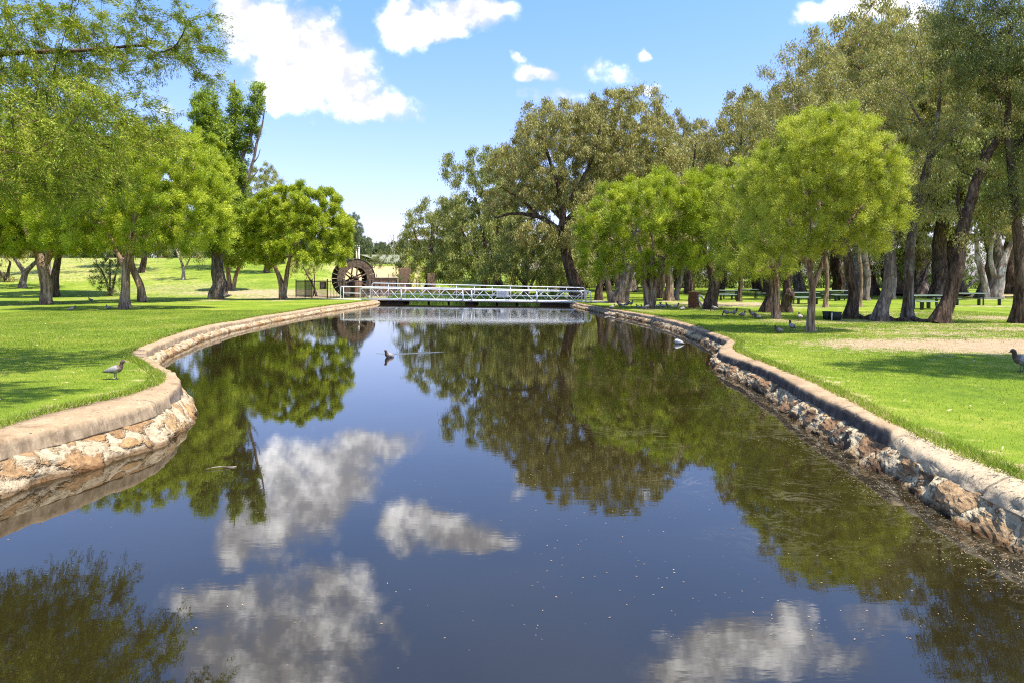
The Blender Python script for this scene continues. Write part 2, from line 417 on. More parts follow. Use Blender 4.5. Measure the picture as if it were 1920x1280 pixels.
def watermat():
    m, t = newmat('pond_water'); g = t.new('ShaderNodeNewGeometry'); P = g.outputs['Position']
    sp = t.new('ShaderNodeSeparateXYZ'); t.l.new(P, sp.inputs[0])
    X, Y = sp.outputs[0], sp.outputs[1]
    # breeze: calm near, small ripples towards and beyond mid pond, a ruffled band before the bridge
    r1 = t.noise(t.mapping(P, (1.0, 3.2, 1)), 2.2, 3, .55)
    r2 = t.noise(t.mapping(P, (1.0, 2.6, 1), rot=(0, 0, .3)), 9.0, 2, .5)
    band = t.m('MULTIPLY', t.m('MULTIPLY', t.step(t.m('ADD', Y, t.m('MULTIPLY', t.noise(P, .5, 3), 3)), 34.5, 37), t.step(Y, 44, 42)), t.step(X, 6, 0))
    amp = t.m('ADD', t.m('ADD', .05, t.m('MULTIPLY', t.step(Y, 8, 25), .045)), t.m('MULTIPLY', band, .22))
    patch = t.step(t.noise(P, .22, 3), .42, .6, .35, 1)
    h = t.m('MULTIPLY', t.m('ADD', t.m('MULTIPLY', r1, .6), t.m('MULTIPLY', r2, .22)), t.m('MULTIPLY', amp, patch))
    # the V of ripples behind the swimming duck
    DX, DY = -3.38, 18.55
    for (sx, ln, k) in ((1.0, 1.7, 1.0), (-1.0, .45, .7)):
        dx = t.m('MULTIPLY', t.m('SUBTRACT', X, DX), sx); dy = t.m('SUBTRACT', Y, DY)
        ax = t.m('SUBTRACT', dy, t.m('MULTIPLY', dx, .42 if sx > 0 else .8))
        gx = t.m('MULTIPLY', t.step(dx, .03, .12), t.step(dx, ln, ln * .7))
        wv = t.m('MULTIPLY', t.m('SINE', t.m('MULTIPLY', ax, 34)), t.m('EXPONENT', t.m('MULTIPLY', t.m('MULTIPLY', ax, ax), -90)))
        h = t.m('ADD', h, t.m('MULTIPLY', t.m('MULTIPLY', wv, gx), .22 * k))
    # surface film: thin streaks of scum on the right half
    fl = t.noise(t.mapping(P, (1, 1.5, 1)), 1.1, 6, .7, 2.2)
    line = t.m('SUBTRACT', 1, t.step(t.m('ABSOLUTE', t.m('SUBTRACT', fl, .5)), .0, .022))
    zone = t.m('MULTIPLY', t.step(X, .2, 2.2), t.m('MULTIPLY', t.step(Y, 4.5, 7), t.step(Y, 17, 12)))
    zone = t.m('MULTIPLY', zone, t.step(t.noise(P, .6, 3), .5, .62))
    edge = t.m('MULTIPLY', t.step(X, 2.9, 3.9), t.step(Y, 14, 9))
    film = t.m('MULTIPLY', line, t.m('MAXIMUM', zone, t.m('MULTIPLY', edge, .8)), clamp=True)
    spk = t.vor(P, 13, 'F1'); sr = t.new('ShaderNodeSeparateXYZ'); t.l.new(spk.outputs['Color'], sr.inputs[0])
    speck = t.m('MULTIPLY', t.m('LESS_THAN', spk.outputs['Distance'], .07), t.m('GREATER_THAN', sr.outputs[0], .80))
    speck = t.m('MULTIPLY', speck, t.step(Y, 26, 14))
    f2 = t.m('MAXIMUM', t.m('MULTIPLY', film, .22), t.m('MULTIPLY', speck, .22), clamp=True)
    base = t.mix(t.step(t.noise(P, .4, 3), .35, .65), (.0135, .0094, .0032), (.019, .0135, .0045))
    c = t.mix(f2, base, (.42, .36, .24))
    n = t.bump(h, 1.0, .014)
    principled(t, c, t.m('ADD', .012, t.m('MULTIPLY', f2, .5)), 0, n, .5, ior=1.75)
    return m
M_WATER = watermat()

M_WHITE = simple('white_paint', (.80, .80, .80), .4, .0, .06, 6, .05)
M_DARKMET = simple('black_paint', (.02, .02, .022), .5, .3, .3, 8, .1)
M_STEEL = simple('dark_steel', (.035, .035, .04), .6, .2, .3, 8, .1)
M_CONC = simple('grey_concrete', (.42, .38, .32), .9, 0, .2, 5, .4)
M_SLABC = simple('pale_concrete', (.55, .48, .38), .9, 0, .15, 5, .3)
M_DECK = simple('weathered_deck', (.25, .20, .16), .8, 0, .3, 6, .4)
M_WOODW = simple('old_wheel_timber', (.11, .072, .048), .9, 0, .6, 7, .8)
M_WOODD = simple('dark_timber', (.045, .028, .02), .9, 0, .5, 7, .7)
M_LOG = simple('rusty_log', (.22, .085, .04), .9, 0, .45, 10, .9)
M_LOGTOP = simple('sawn_timber', (.55, .30, .13), .8, 0, .25, 14, .4)
M_ROPE = simple('pale_rope', (.80, .72, .60), .9, 0, .2, 40, .8)
M_TABLE = simple('pale_green_board', (.17, .22, .16), .6, 0, .2, 5, .2)
M_TLEG = simple('dark_green_steel', (.028, .035, .03), .5, .2, .2, 6, .1)
M_TUB = simple('black_green_plastic', (.012, .022, .018), .45, 0, .3, 6, .1)
M_SIGN = simple('sign_board', (.62, .60, .57), .5, 0, .1, 9, .1)
M_SIGNT = simple('sign_lettering', (.22, .22, .24), .6, 0, .1, 9, .1)
M_BROWNSIGN = simple('brown_board', (.20, .085, .05), .7, 0, .2, 8, .2)
M_ROOF = simple('faded_green_roof', (.20, .20, .12), .7, .1, .12, 3, .3)
M_GREYROOF = simple('shed_wall', (.14, .13, .10), .8, 0, .12, 3, .3)
M_POLEY = simple('yellowed_pole', (.55, .46, .25), .8, 0, .2, 6, .3)
M_POLEW = simple('pale_pole', (.72, .68, .62), .8, 0, .15, 6, .3)
M_TERRA = simple('terracotta_wall', (.30, .13, .07), .9, 0, .25, 6, .3)
def brickmat(name, c1, c2, mortar, sc):
    m, t = newmat(name); tcn = t.new('ShaderNodeTexCoord')
    b = t.new('ShaderNodeTexBrick'); v = t.mapping(tcn.outputs['Object'], (1, 1, 1), rot=(R(90), 0, 0))
    t.l.new(v, b.inputs['Vector']); b.inputs['Scale'].default_value = sc
    b.inputs['Color1'].default_value = (*c1, 1); b.inputs['Color2'].default_value = (*c2, 1); b.inputs['Mortar'].default_value = (*mortar, 1)
    n = t.noise(tcn.outputs['Object'], 5, 5, .6)
    c = t.mix(t.step(n, .3, .7), t.mix(1, b.outputs[0], (.6, .6, .6), 'MULTIPLY'), b.outputs[0])
    principled(t, c, .9, 0, t.bump(t.m('ADD', b.outputs[1], n), .5, .02), .2); return m
M_BRICK = brickmat('red_stone_wall', (.22, .11, .07), (.32, .19, .13), (.30, .25, .2), 2.0)
M_BRICKO = brickmat('orange_brick', (.28, .13, .07), (.34, .19, .11), (.3, .25, .2), 4)
M_DUCKG = simple('grey_feathers', (.29, .255, .235), .8, 0, .35, 30, .5)
M_DUCKD = simple('dark_feathers', (.05, .038, .032), .8, 0, .4, 30, .5)
M_DUCKH = simple('brown_head_feathers', (.075, .042, .03), .8, 0, .3, 40, .4)
M_DUCKB = simple('speckled_breast', (.16, .105, .075), .85, 0, .55, 60, .6)
M_DUCKW = simple('white_feathers', (.5, .47, .44), .8, 0, .15, 30, .4)
M_BILL = simple('dark_bill', (.07, .065, .07), .5, 0, .2, 20, .1)
M_LITTER = leafmat('fallen_leaf', (.20, .11, .05), (.42, .29, .16), (.68, .52, .34), .1)
def grassmat():
    m, t = newmat('grass_blade'); g = t.new('ShaderNodeNewGeometry'); P = g.outputs['Position']; r_ = g.outputs['Random Per Island']
    n1 = t.noise(P, .35, 5, .6); n2 = t.noise(P, 2.2, 5, .65)
    f = t.m('ADD', t.m('ADD', t.m('MULTIPLY', n1, .42), t.m('MULTIPLY', n2, .38)), t.m('MULTIPLY', r_, .20))
    c = t.ramp(f, [(.34, (.10, .16, .012)), (.48, (.19, .26, .018)), (.58, (.29, .33, .04)), (.68, (.42, .36, .11))])
    c = t.mix(t.m('GREATER_THAN', t.m('FRACT', t.m('MULTIPLY', r_, 57.3)), .92), c, (.45, .37, .17))
    p = t.new('ShaderNodeBsdfPrincipled'); t.put(p.inputs['Base Color'], c); p.inputs['Roughness'].default_value = .6; p.inputs['Specular IOR Level'].default_value = .2
    tr = t.new('ShaderNodeBsdfTranslucent'); t.put(tr.inputs[0], t.mix(1, c, (1.1, 1.25, .6), 'MULTIPLY'))
    ms = t.new('ShaderNodeMixShader'); ms.inputs[0].default_value = .35
    t.l.new(p.outputs[0], ms.inputs[1]); t.l.new(tr.outputs[0], ms.inputs[2]); t.l.new(ms.outputs[0], t.out.inputs[0]); return m
M_GRASSB = grassmat()

M_REED = leafmat('reed_leaf', (.08, .12, .02), (.14, .24, .03), (.25, .33, .06), .35)

# ------------------------------------------------------------------ terrain
_bl = np.array([(-40, .5), (9, .5), (13, .45), (20, .36), (30, .30), (45, .25), (60, .22), (2000, .22)])
_br = np.array([(-40, .42), (10, .42), (13, .40), (16, .35), (20, .33), (30, .29), (45, .25), (60, .22), (2000, .22)])
_hL = np.array([(62, 0), (75, .6), (95, 2.6), (108, 4.2), (118, 4.9), (200, 7), (600, 10), (2000, 12)])
_hC = np.array([(66, 0), (85, .9), (110, 2.2), (150, 4.4), (200, 7), (260, 9.5), (600, 14), (2000, 15)])
def gz(X, Y):
    X = np.asarray(X, float); Y = np.asarray(Y, float)
    b = np.where(X < -.5, np.interp(Y, _bl[:, 0], _bl[:, 1]), np.interp(Y, _br[:, 0], _br[:, 1]))
    t = X / np.maximum(Y, 20)
    hl = np.interp(Y, _hL[:, 0], _hL[:, 1], left=0); hc = np.interp(Y, _hC[:, 0], _hC[:, 1], left=0)
    k = np.clip((t + .27) / .06, 0, 1); k = k * k * (3 - 2 * k)
    k2 = np.clip((.10 - t) / .16, 0, 1); k2 = k2 * k2 * (3 - 2 * k2)
    h = (hl * (1 - k) + hc * k) * k2
    und = (fbm(np.stack([X * .12, Y * .12, X * 0], -1), 3) - .5)
    near = np.clip((np.abs(X) - 5) / 6, 0, 1)
    return b + h + und * .18 * near
EL = np.array([(-30, -1), (-25, -4.5), (-10, -5.6), (0, -5.5), (5, -5.45), (7.33, -5.5), (8.35, -5.54), (9.26, -5.3), (10.2, -5.35), (10.9, -5.6), (11.6, -6.0), (12.4, -6.55), (13.4, -7.3), (14.4, -8.05), (15.3, -8.6), (17, -9.25), (19.5, -10.05), (22.5, -10.75), (26.2, -11.3), (31.2, -11.5), (36, -11.5), (41, -11.3), (46, -10.9), (50, -10.6), (54, -10.6), (57, -9), (60, -3), (61, -1)])
TLp = np.array([(-30, -.9), (-25, -4.2), (-10, -5.2), (0, -5.1), (5, -5.12), (6.86, -5.1), (7.9, -4.82), (8.73, -4.66), (9.3, -4.72), (10.1, -4.92), (10.8, -5.2), (11.5, -5.58), (12.2, -6.1), (12.8, -6.6), (13.7, -7.2), (14.6, -7.8), (15.8, -8.45), (17.2, -9.0), (19.5, -9.65), (22.5, -10.35), (26.2, -10.9), (31.2, -11.05), (36, -11.05), (41, -10.85), (46, -10.5), (50, -10.25), (54, -10.2), (57, -8.6), (60, -2.5), (61, -.8)])
ER = np.array([(-30, .9), (-25, 4.2), (-10, 4.4), (0, 4.3), (5.7, 4.3), (6.78, 4.38), (7.73, 4.40), (10.04, 4.76), (12.8, 5.05), (14.6, 5.18), (15.9, 5.25), (17.2, 5.6), (18.2, 6.05), (19.3, 6.3), (21, 6.42), (24, 6.7), (27.5, 6.8), (31, 6.65), (36.8, 5.9), (44, 4.85), (50, 4.5), (54, 4.4), (57, 3), (60, -.5), (61, -.9)])
TRp = np.array([(-30, .8), (-25, 3.9), (-10, 4.1), (0, 4.05), (5.7, 4.05), (6.78, 4.12), (7.57, 4.2), (9.6, 4.38), (11.96, 4.68), (14.3, 4.82), (15.6, 4.84), (16.5, 4.95), (17.6, 5.4), (18.6, 5.85), (19.4, 6.0), (21, 6.1), (24, 6.36), (27.5, 6.45), (31, 6.3), (36.8, 5.55), (44, 4.5), (50, 4.15), (54, 4.0), (57, 2.7), (60, -.7), (61, -.95)])
def crv(A, Y):
    Y = np.asarray(Y, float); s = 0
    for o in (-.35, -.17, 0, .17, .35): s = s + np.interp(Y + o, A[:, 0], A[:, 1])
    return s / 5
def eL(Y): return crv(EL, Y)
def eR(Y): return crv(ER, Y)
def tL(Y): return crv(TLp, Y)
def tR(Y): return crv(TRp, Y)
def P3(x, y, D): return np.array([(x - 960) / FPX * D, D, EYE - (y - HOR) / FPX * D])
def baseD(y, z=.3): return FPX * (EYE - z) / (y - HOR)
def onground(x, y, z0=.3):
    Ds = np.geomspace(4, 400, 1400); X = (x - 960) / FPX * Ds
    zr = EYE - (y - HOR) / FPX * Ds; g = gz(X, Ds); i = int(np.argmax(zr <= g))
    return float(X[i]), float(Ds[i]), float(g[i])
DIRT = []   # X, Y, rx, ry, strength
def dpx(x, y, rx, y1, y2, s):
    X, D, _ = onground(x, y); D1 = baseD(y1); D2 = baseD(y2)
    DIRT.append((X, D, rx / FPX * D, max(.3, abs(D1 - D2) / 2), s))
for a in [(1900, 648, 360, 630, 668, 1.1), (1700, 646, 210, 633, 660, 1), (1900, 618, 200, 612, 626, .75), (1620, 628, 120, 624, 633, .5), (1760, 612, 160, 607, 618, .6), (1560, 650, 120, 644, 658, .45), (1640, 617, 200, 612, 623, .55), (1480, 604, 130, 600, 608, .6),
          (1850, 596, 120, 590, 602, .8), (1780, 626, 260, 618, 634, .62), (1700, 588, 160, 584, 592, .55), (1560, 606, 120, 603, 611, .6), (1400, 590, 90, 587, 594, .45), (1200, 583, 70, 580, 587, .5), (1500, 577, 120, 574, 581, .5), (1345, 571, 90, 566, 578, .9), (1430, 570, 70, 566, 575, .8), (1840, 575, 90, 572, 578, .7),  # bare soil; the brown under the right-hand trees also stands in for shade
          (1260, 577, 60, 573, 582, .5), (1460, 602, 60, 598, 606, .6), (1640, 602, 140, 598, 607, .7), (1520, 624, 40, 620, 630, .5),
          (600, 557, 190, 553, 560, .9), (500, 549, 230, 547, 552, .75), (330, 541, 150, 538, 544, .5), (235, 577, 60, 572, 582, .5), (90, 571, 55, 566, 576, .5), (200, 560, 60, 556, 566, .5), (690, 556, 70, 552, 560, .8)]:
    dpx(*a)
for (x, y, r_) in [(1218, 580, 26), (1160, 569, 26), (1331, 582, 26), (1456, 600, 26), (1522, 624, 26), (1440, 589, 30), (1478, 589, 22), (1595, 600, 40), (1650, 604, 40), (1703, 603, 34), (1764, 608, 44), (1912, 608, 44), (1868, 562, 30), (1255, 566, 20), (1124, 564, 16), (269, 568, 22), (412, 564, 30), (531, 564, 24), (207, 557, 18)]:
    dpx(x, y, r_, y - 2.6, y + 2.6, .72)
def dirtf(X, Y):
    d = np.zeros_like(X)
    for (cx, cy, rx, ry, s) in DIRT:
        d = np.maximum(d, s * np.exp(-(((X - cx) / rx) ** 2 + ((Y - cy) / ry) ** 2) * .9))
    # bare rim along the kerbs
    e = np.where(X < -.5, eL(Y) - X, X - eR(Y))
    d = np.maximum(d, np.where(Y < 56, .62 * np.exp(-(np.maximum(e, 0) / .22) ** 2), 0))
    return np.where(Y < 62, d, d)
def dryf(X, Y):
    t = X / np.maximum(Y, 5)
    z = np.zeros_like(X)
    c = np.clip((Y - 66) / 10, 0, 1) * np.clip((t + .28) / .04, 0, 1) * np.clip((-.12 - t) / .03, 0, 1) * np.clip((150 - Y) / 20, 0, 1)
    l = np.clip((Y - 84) / 8, 0, 1) * np.clip((-.46 - t) / .08, 0, 1) + np.exp(-((Y - 84) / 5) ** 2) * np.clip((-.4 - t) / .1, 0, 1) * .9
    l2 = np.clip((Y - 112) / 8, 0, 1) * .3 * (t < -.3)
    l = l * .34 + np.clip((Y - 62) / 10, 0, 1) * .12 * (t < -.2)
    rr = np.exp(-((Y - 66) / 6) ** 2) * np.clip((t - .5) / .1, 0, 1) * .9 
    e = np.where(X < -.5, eL(Y) - X, X - eR(Y))
    rim = np.where(Y < 56, .45 * np.exp(-(np.maximum(e, 0) / .5) ** 2), 0)
    return np.maximum.reduce([z, c, l, l2, rr, rim])
def build_ground():
    ys = [-400, -200, -100, -60, -40, -30, -25, -20, -15, -10, -6, -3, 0, 2]
    y = 2.0
    while y < 2500:
        y += max(.12, y * .014) if y < 200 else y * .12
        ys.append(y)
    ys = np.array(ys)
    k = np.array([0, .02, .06, .12, .2, .3, .42, .56, .75, 1, 1.3, 1.7, 2.2, 2.8, 3.5, 4.4, 5.4, 6.6, 8, 10, 12, 14.5, 17, 20, 24, 28, 33, 38, 44, 50, 58, 66, 75, 85, 97, 110, 130, 160, 220, 320, 500, 900, 1600, 2600])
    VV, QQ, off = [], [], 0
    for side in (-1, 1):
        e = eL(ys) + .06 if side < 0 else eR(ys) - .06
        X = e[:, None] + side * k[None]; Y = np.repeat(ys[:, None], len(k), 1)
        Z = gz(X, Y)
        Z[:, 0] -= np.where(ys < 56, .16, 0); Z[:, 1] -= np.where(ys < 56, .07, 0)
        VV.append(np.stack([X, Y, Z], -1).reshape(-1, 3))
        n, c = len(ys), len(k)
        i = np.arange(n - 1)[:, None] * c; j = np.arange(c - 1)[None]
        q = np.stack([i + j, i + j + 1, i + c + j + 1, i + c + j], -1).reshape(-1, 4) + off
        if side < 0: q = q[:, ::-1]
        QQ.append(q); off += n * c
    V = np.concatenate(VV); Q = np.concatenate(QQ)
    o = mesh_np('ground', V, Q, M_GROUND, None, True, attrs={'dirt': dirtf(V[:, 0], V[:, 1]), 'dry': dryf(V[:, 0], V[:, 1])})
    tag(o, 'mown green lawn with bare sandy patches round the pond', kind='structure')
build_ground()
# water sheet and pond bed
wb = MB(); wb.add([[-14, -28, 0], [9, -28, 0], [9, 60, 0], [-14, 60, 0]], [[0, 1, 2, 3]])
tag(wb.build('water', M_WATER), 'dark calm pond water mirroring sky and trees', kind='structure')

def wall(name, topf, edgef, side, msto, mcop, label, rough):
    ys = [-12.0]
    while ys[-1] < 57.0: ys.append(ys[-1] + max(.045, abs(ys[-1]) * .0062))
    ys = np.array(ys); n = len(ys)
    e = edgef(ys); t = topf(ys); z = gz(np.where(side < 0, e - .3, e + .3), ys)
    par = empty(name, (float(t[n // 2]), float(ys[n // 2]), 0), 0, label, 'wall', 'stone pond edging')
    o0 = np.array(par.location)
    # coping: inner edge under the turf, top, rounded lip, vertical face, underside
    out = -side
    if side > 0: fh = np.where(ys < 7.58, .07, .17 - .002 * ys); tilt = np.where(ys < 7.58, -.10, -.02)
    else: fh = np.clip(.20 - .003 * ys, .06, .2); tilt = np.full(n, -.02)
    wob = (fbm(np.stack([ys * .9, ys * 0, ys * 0], -1), 4) - .5) * .12
    t = t + wob
    rows = []
    prof = [(0, -.10, 0), (0, .0, 0), (.35, .012, 0), (.75, .014, 0), (.93, .008, 0), (1.0, -.014, .5)]
    for (f, dz, fc) in prof: rows.append((e * (1 - f) + t * f, z + dz + tilt * f, fc))
    for q in (.3, .6, .9, 1.0): rows.append((t + out * .035 * q, z + tilt - .014 - fh * q, 1))
    rows.append((t - out * .06, z + tilt - .02 - fh, 1))
    V = []; FA = []
    for (x, zz, fc) in rows:
        p = np.stack([x, ys, zz], -1)
        d = (fbm(p * np.array([6, 6, 6]) + 3, 3) - .5)
        d2 = np.maximum(0, fbm(p * 13 + 8, 2) - .62) * .25; p[:, 2] += d * .045 - d2 * (.4 + fc) * .5; p[:, 0] += out * (d * (.045 + .05 * rough) - d2 * fc)
        V.append(p); FA.append(np.full(n, fc))
    m = len(rows); V = np.stack(V, 1).reshape(-1, 3); FA = np.stack(FA, 1).reshape(-1)
    i = np.arange(n - 1)[:, None] * m; j = np.arange(m - 1)[None]
    Q = np.stack([i + j, i + j + 1, i + m + j + 1, i + m + j], -1).reshape(-1, 4)
    if side > 0: Q = Q[:, ::-1]
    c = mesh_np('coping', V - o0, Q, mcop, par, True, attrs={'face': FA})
    # rock face sloping out to the water
    K = 22; V = []
    zt = z + tilt - fh + .01
    for q in range(K):
        f = q / (K - 1)
        zz = zt * (1 - f) + (-.22) * f
        sl = (.30 + .18 * (fbm(np.stack([ys * .5, ys * 0 + 9, ys * 0], -1), 2) - .3)) * (f ** .8)
        x = t + out * sl
        p = np.stack([x, ys, zz], -1)
        cell = fbm(p * np.array([1.6, 2.4, 3.4]) + 31, 2); cell = np.floor(cell * 9) / 9 if side > 0 else cell
        d = (cell - .34) * .34 * rough + (fbm(p * 7 + 5, 3) - .42) * .10 * (1 + .5 * rough)
        p[:, 0] += out * d * min(1, q / 2.5); p[:, 2] += d * .22 * min(1, q / 2.5)
        V.append(p)
    V = np.stack(V, 1).reshape(-1, 3)
    i = np.arange(n - 1)[:, None] * K; j = np.arange(K - 1)[None]
    Q = np.stack([i + j, i + j + 1, i + K + j + 1, i + K + j], -1).reshape(-1, 4)
    if side > 0: Q = Q[:, ::-1]
    mesh_np('rock_face', V - o0, Q, msto, par, False)
wall('pond_wall', tL, eL, -1, M_STONE_L, M_COP_L, 'curving wall of pale mortared orange stone along the left bank of the pond', .4)
wall('pond_wall', tR, eR, 1, M_STONE_R, M_COP_R, 'rough dark stone wall with blackened concrete edge along the right bank', .5)

# ------------------------------------------------------------------ trees
def skeleton(stems, clumps, rng, up=.35, seg=.5, tipr=.012, pw=2.3):
    pos, par, spec = [], [], []
    def addn(p, pa, r=0.): pos.append(np.asarray(p, float)); par.append(pa); spec.append(r); return len(pos) - 1
    for st in stems:
        P = np.array([s[:3] for s in st]); rr = np.array([s[3] for s in st])
        L = np.r_[0, np.cumsum(np.linalg.norm(np.diff(P, axis=0), axis=1))]
        k = max(3, int(L[-1] / (seg * .6)) + 1); tt = np.linspace(0, L[-1], k)
        # smooth path
        Q = np.stack([np.interp(tt, L, P[:, a]) for a in range(3)], 1)
        for _ in range(2): Q[1:-1] = (Q[:-2] + 2 * Q[1:-1] + Q[2:]) / 4
        rq = np.interp(tt, L, rr)
        wob = (np.stack([fbm(np.c_[tt * .8, np.full(k, 7.1 * a + len(pos)), np.zeros(k)], 2) for a in range(3)], 1) - .5)
        wob[0] = 0; Q = Q + wob * rq[:, None] * np.array([.9, .9, .2])
        if pos:
            d = np.linalg.norm(np.array(pos) - Q[0], axis=1); j = int(d.argmin())
            pa = j if d[j] < max(.9, 3 * rq[0]) else -1
        else: pa = -1
        for q, r_ in zip(Q, rq): pa = addn(q, pa, r_)
    nst = len(pos)
    if len(clumps):
        C = np.asarray(clumps); S = np.array(pos)
        top = S[S[:, 2] >= S[0, 2] + .35 * (S[:, 2].max() - S[0, 2])]
        dm = np.array([np.linalg.norm(top - c, axis=1).min() for c in C])
        for ci in np.argsort(dm):
            c = C[ci]; A = np.array(pos); v = c - A; d = np.linalg.norm(v, axis=1)
            low = A[:, 2] < S[0, 2] + .30 * (S[:, 2].max() - S[0, 2])
            cost = d + np.maximum(0, up * np.linalg.norm(v[:, :2], axis=1) - v[:, 2]) * .9 + low * 4
            j = int(cost.argmin()); d = d[j]
            k = max(1, int(d / seg)); a = pos[j]; b = c
            pd = (a - pos[par[j]]) if par[j] >= 0 else np.array([0, 0, 1.]); pd = pd / (np.linalg.norm(pd) + 1e-9)
            mid = (a + b) / 2 + pd * d * .14 + rng.normal(0, .07, 3) * d
            pa = j
            for q in range(1, k + 1):
                t = q / k; p = (1 - t) ** 2 * a + 2 * t * (1 - t) * mid + t * t * b
                if q < k: p = p + rng.normal(0, .045, 3) * min(seg, .6)
                pa = addn(p, pa)
    pos = np.array(pos); par = np.array(par); spec = np.array(spec); n = len(pos)
    acc = np.zeros(n)
    kids = [[] for _ in range(n)]
    for i in range(n):
        if par[i] >= 0: kids[par[i]].append(i)
    rad = np.zeros(n)
    for i in range(n - 1, -1, -1):
        a = sum(rad[k] ** pw for k in kids[i])
        r_ = max(tipr, a ** (1 / pw) if a > 0 else tipr)
        if i < nst: r_ = spec[i] if spec[i] > 0 else r_
        rad[i] = r_
    for i in range(nst, n):
        rad[i] = min(rad[i], rad[par[i]] * .85)
    return pos, par, rad, kids
def wood_mesh(pos, par, rad, kids, rng, z0, minr=.0, flare=1.0, ridge=.10, big=.12):
    mb = MB(); done = set()
    roots = [i for i in range(len(pos)) if par[i] < 0]
    stack = [(r, None) for r in roots]
    while stack:
        i, p = stack.pop()
        chain = ([p] if p is not None else []) + [i]
        while kids[i]:
            ks = sorted(kids[i], key=lambda q: -rad[q]); nx = ks[0]
            for k in ks[1:]: stack.append((k, i))
            chain.append(nx); i = nx
        rr = rad[chain].copy()
        if p is not None: rr[0] = min(rr[0], rr[1] * 1.25)
        if rr.max() < minr or len(chain) < 2: continue
        P = pos[chain]
        bigc = rr.max() > big
        if bigc:   # resample finely
            L = np.r_[0, np.cumsum(np.linalg.norm(np.diff(P, axis=0), axis=1))]
            # Catmull-like smoothing by dense interpolation
            kk = int(L[-1] / .12) + 2; tt = np.linspace(0, L[-1], kk)
            P = np.stack([np.interp(tt, L, P[:, a]) for a in range(3)], 1); rr = np.interp(tt, L, rr)
            for _ in range(3): P[1:-1] = (P[:-2] + 2 * P[1:-1] + P[2:]) / 4
            k = 20
            T, N, B = frames(P); a = np.linspace(0, 2 * PI, k, endpoint=False)
            sd = rng.uniform(0, 50)
            ca, sa = np.cos(a), np.sin(a)
            hh = P[:, 2] - z0
            fl = flare * np.exp(-np.maximum(hh, 0) / (rr[0] * 1.1 + .12)) if p is None else np.zeros(len(P))
            nz = fbm(np.stack([np.repeat(ca[None] * 2.2, len(P), 0) + sd, np.repeat(sa[None] * 2.2, len(P), 0), np.repeat(tt[:, None] * .55, k, 1)], -1), 3) - .5
            nz2 = fbm(np.stack([np.repeat(ca[None] * 6, len(P), 0) + sd, np.repeat(sa[None] * 6, len(P), 0), np.repeat(tt[:, None] * 1.4, k, 1)], -1), 2) - .5
            lob = .5 + .5 * np.cos(a * rng.integers(4, 6) + rng.uniform(0, 6))
            R_ = rr[:, None] * (1 + nz * 2.3 * ridge + nz2 * 1.8 * ridge + fl[:, None] * lob[None] * 1.15)
            V = (P[:, None] + R_[..., None] * (ca[None, :, None] * N[:, None] + sa[None, :, None] * B[:, None])).reshape(-1, 3)
            ii = np.arange(len(P) - 1)[:, None] * k; j = np.arange(k)[None]; j2 = (j + 1) % k
            mb.add(V, np.stack([ii + j, ii + j2, ii + k + j2, ii + k + j], -1).reshape(-1, 4))
        else:
            k = 8 if rr.max() > .06 else (5 if rr.max() > .025 else 3)
            V, Q = tube_geo(P, rr, k); mb.add(V, Q)
    return mb
def sample_lobes(lobes, sep, rng, shell=.5, maxn=900, low=-.75):
    """lobes: (cx,cy,cz,rx,ry,rz); returns clump centres spread through them, mostly near the skin"""
    vol = np.array([(l[3] * l[4] * l[5]) ** (2 / 3) for l in lobes]); pr = vol / vol.sum()
    out = np.zeros((0, 3)); tries = int(vol.sum() / sep ** 2 * 60) + 400
    li = rng.choice(len(lobes), tries, p=pr); u = rng.normal(size=(tries, 3)); u /= np.linalg.norm(u, axis=1)[:, None]
    rr = 1 - rng.random(tries) ** 1.5 * shell
    L = np.array(lobes)
    P = L[li, :3] + L[li, 3:] * u * rr[:, None]
    keep = u[:, 2] > low; P = P[keep]
    acc = []
    A = np.empty((maxn, 3)); n = 0
    for p in P:
        if n and ((A[:n] - p) ** 2).sum(1).min() < sep * sep: continue
        A[n] = p; n += 1
        if n >= maxn: break
    return A[:n].copy()
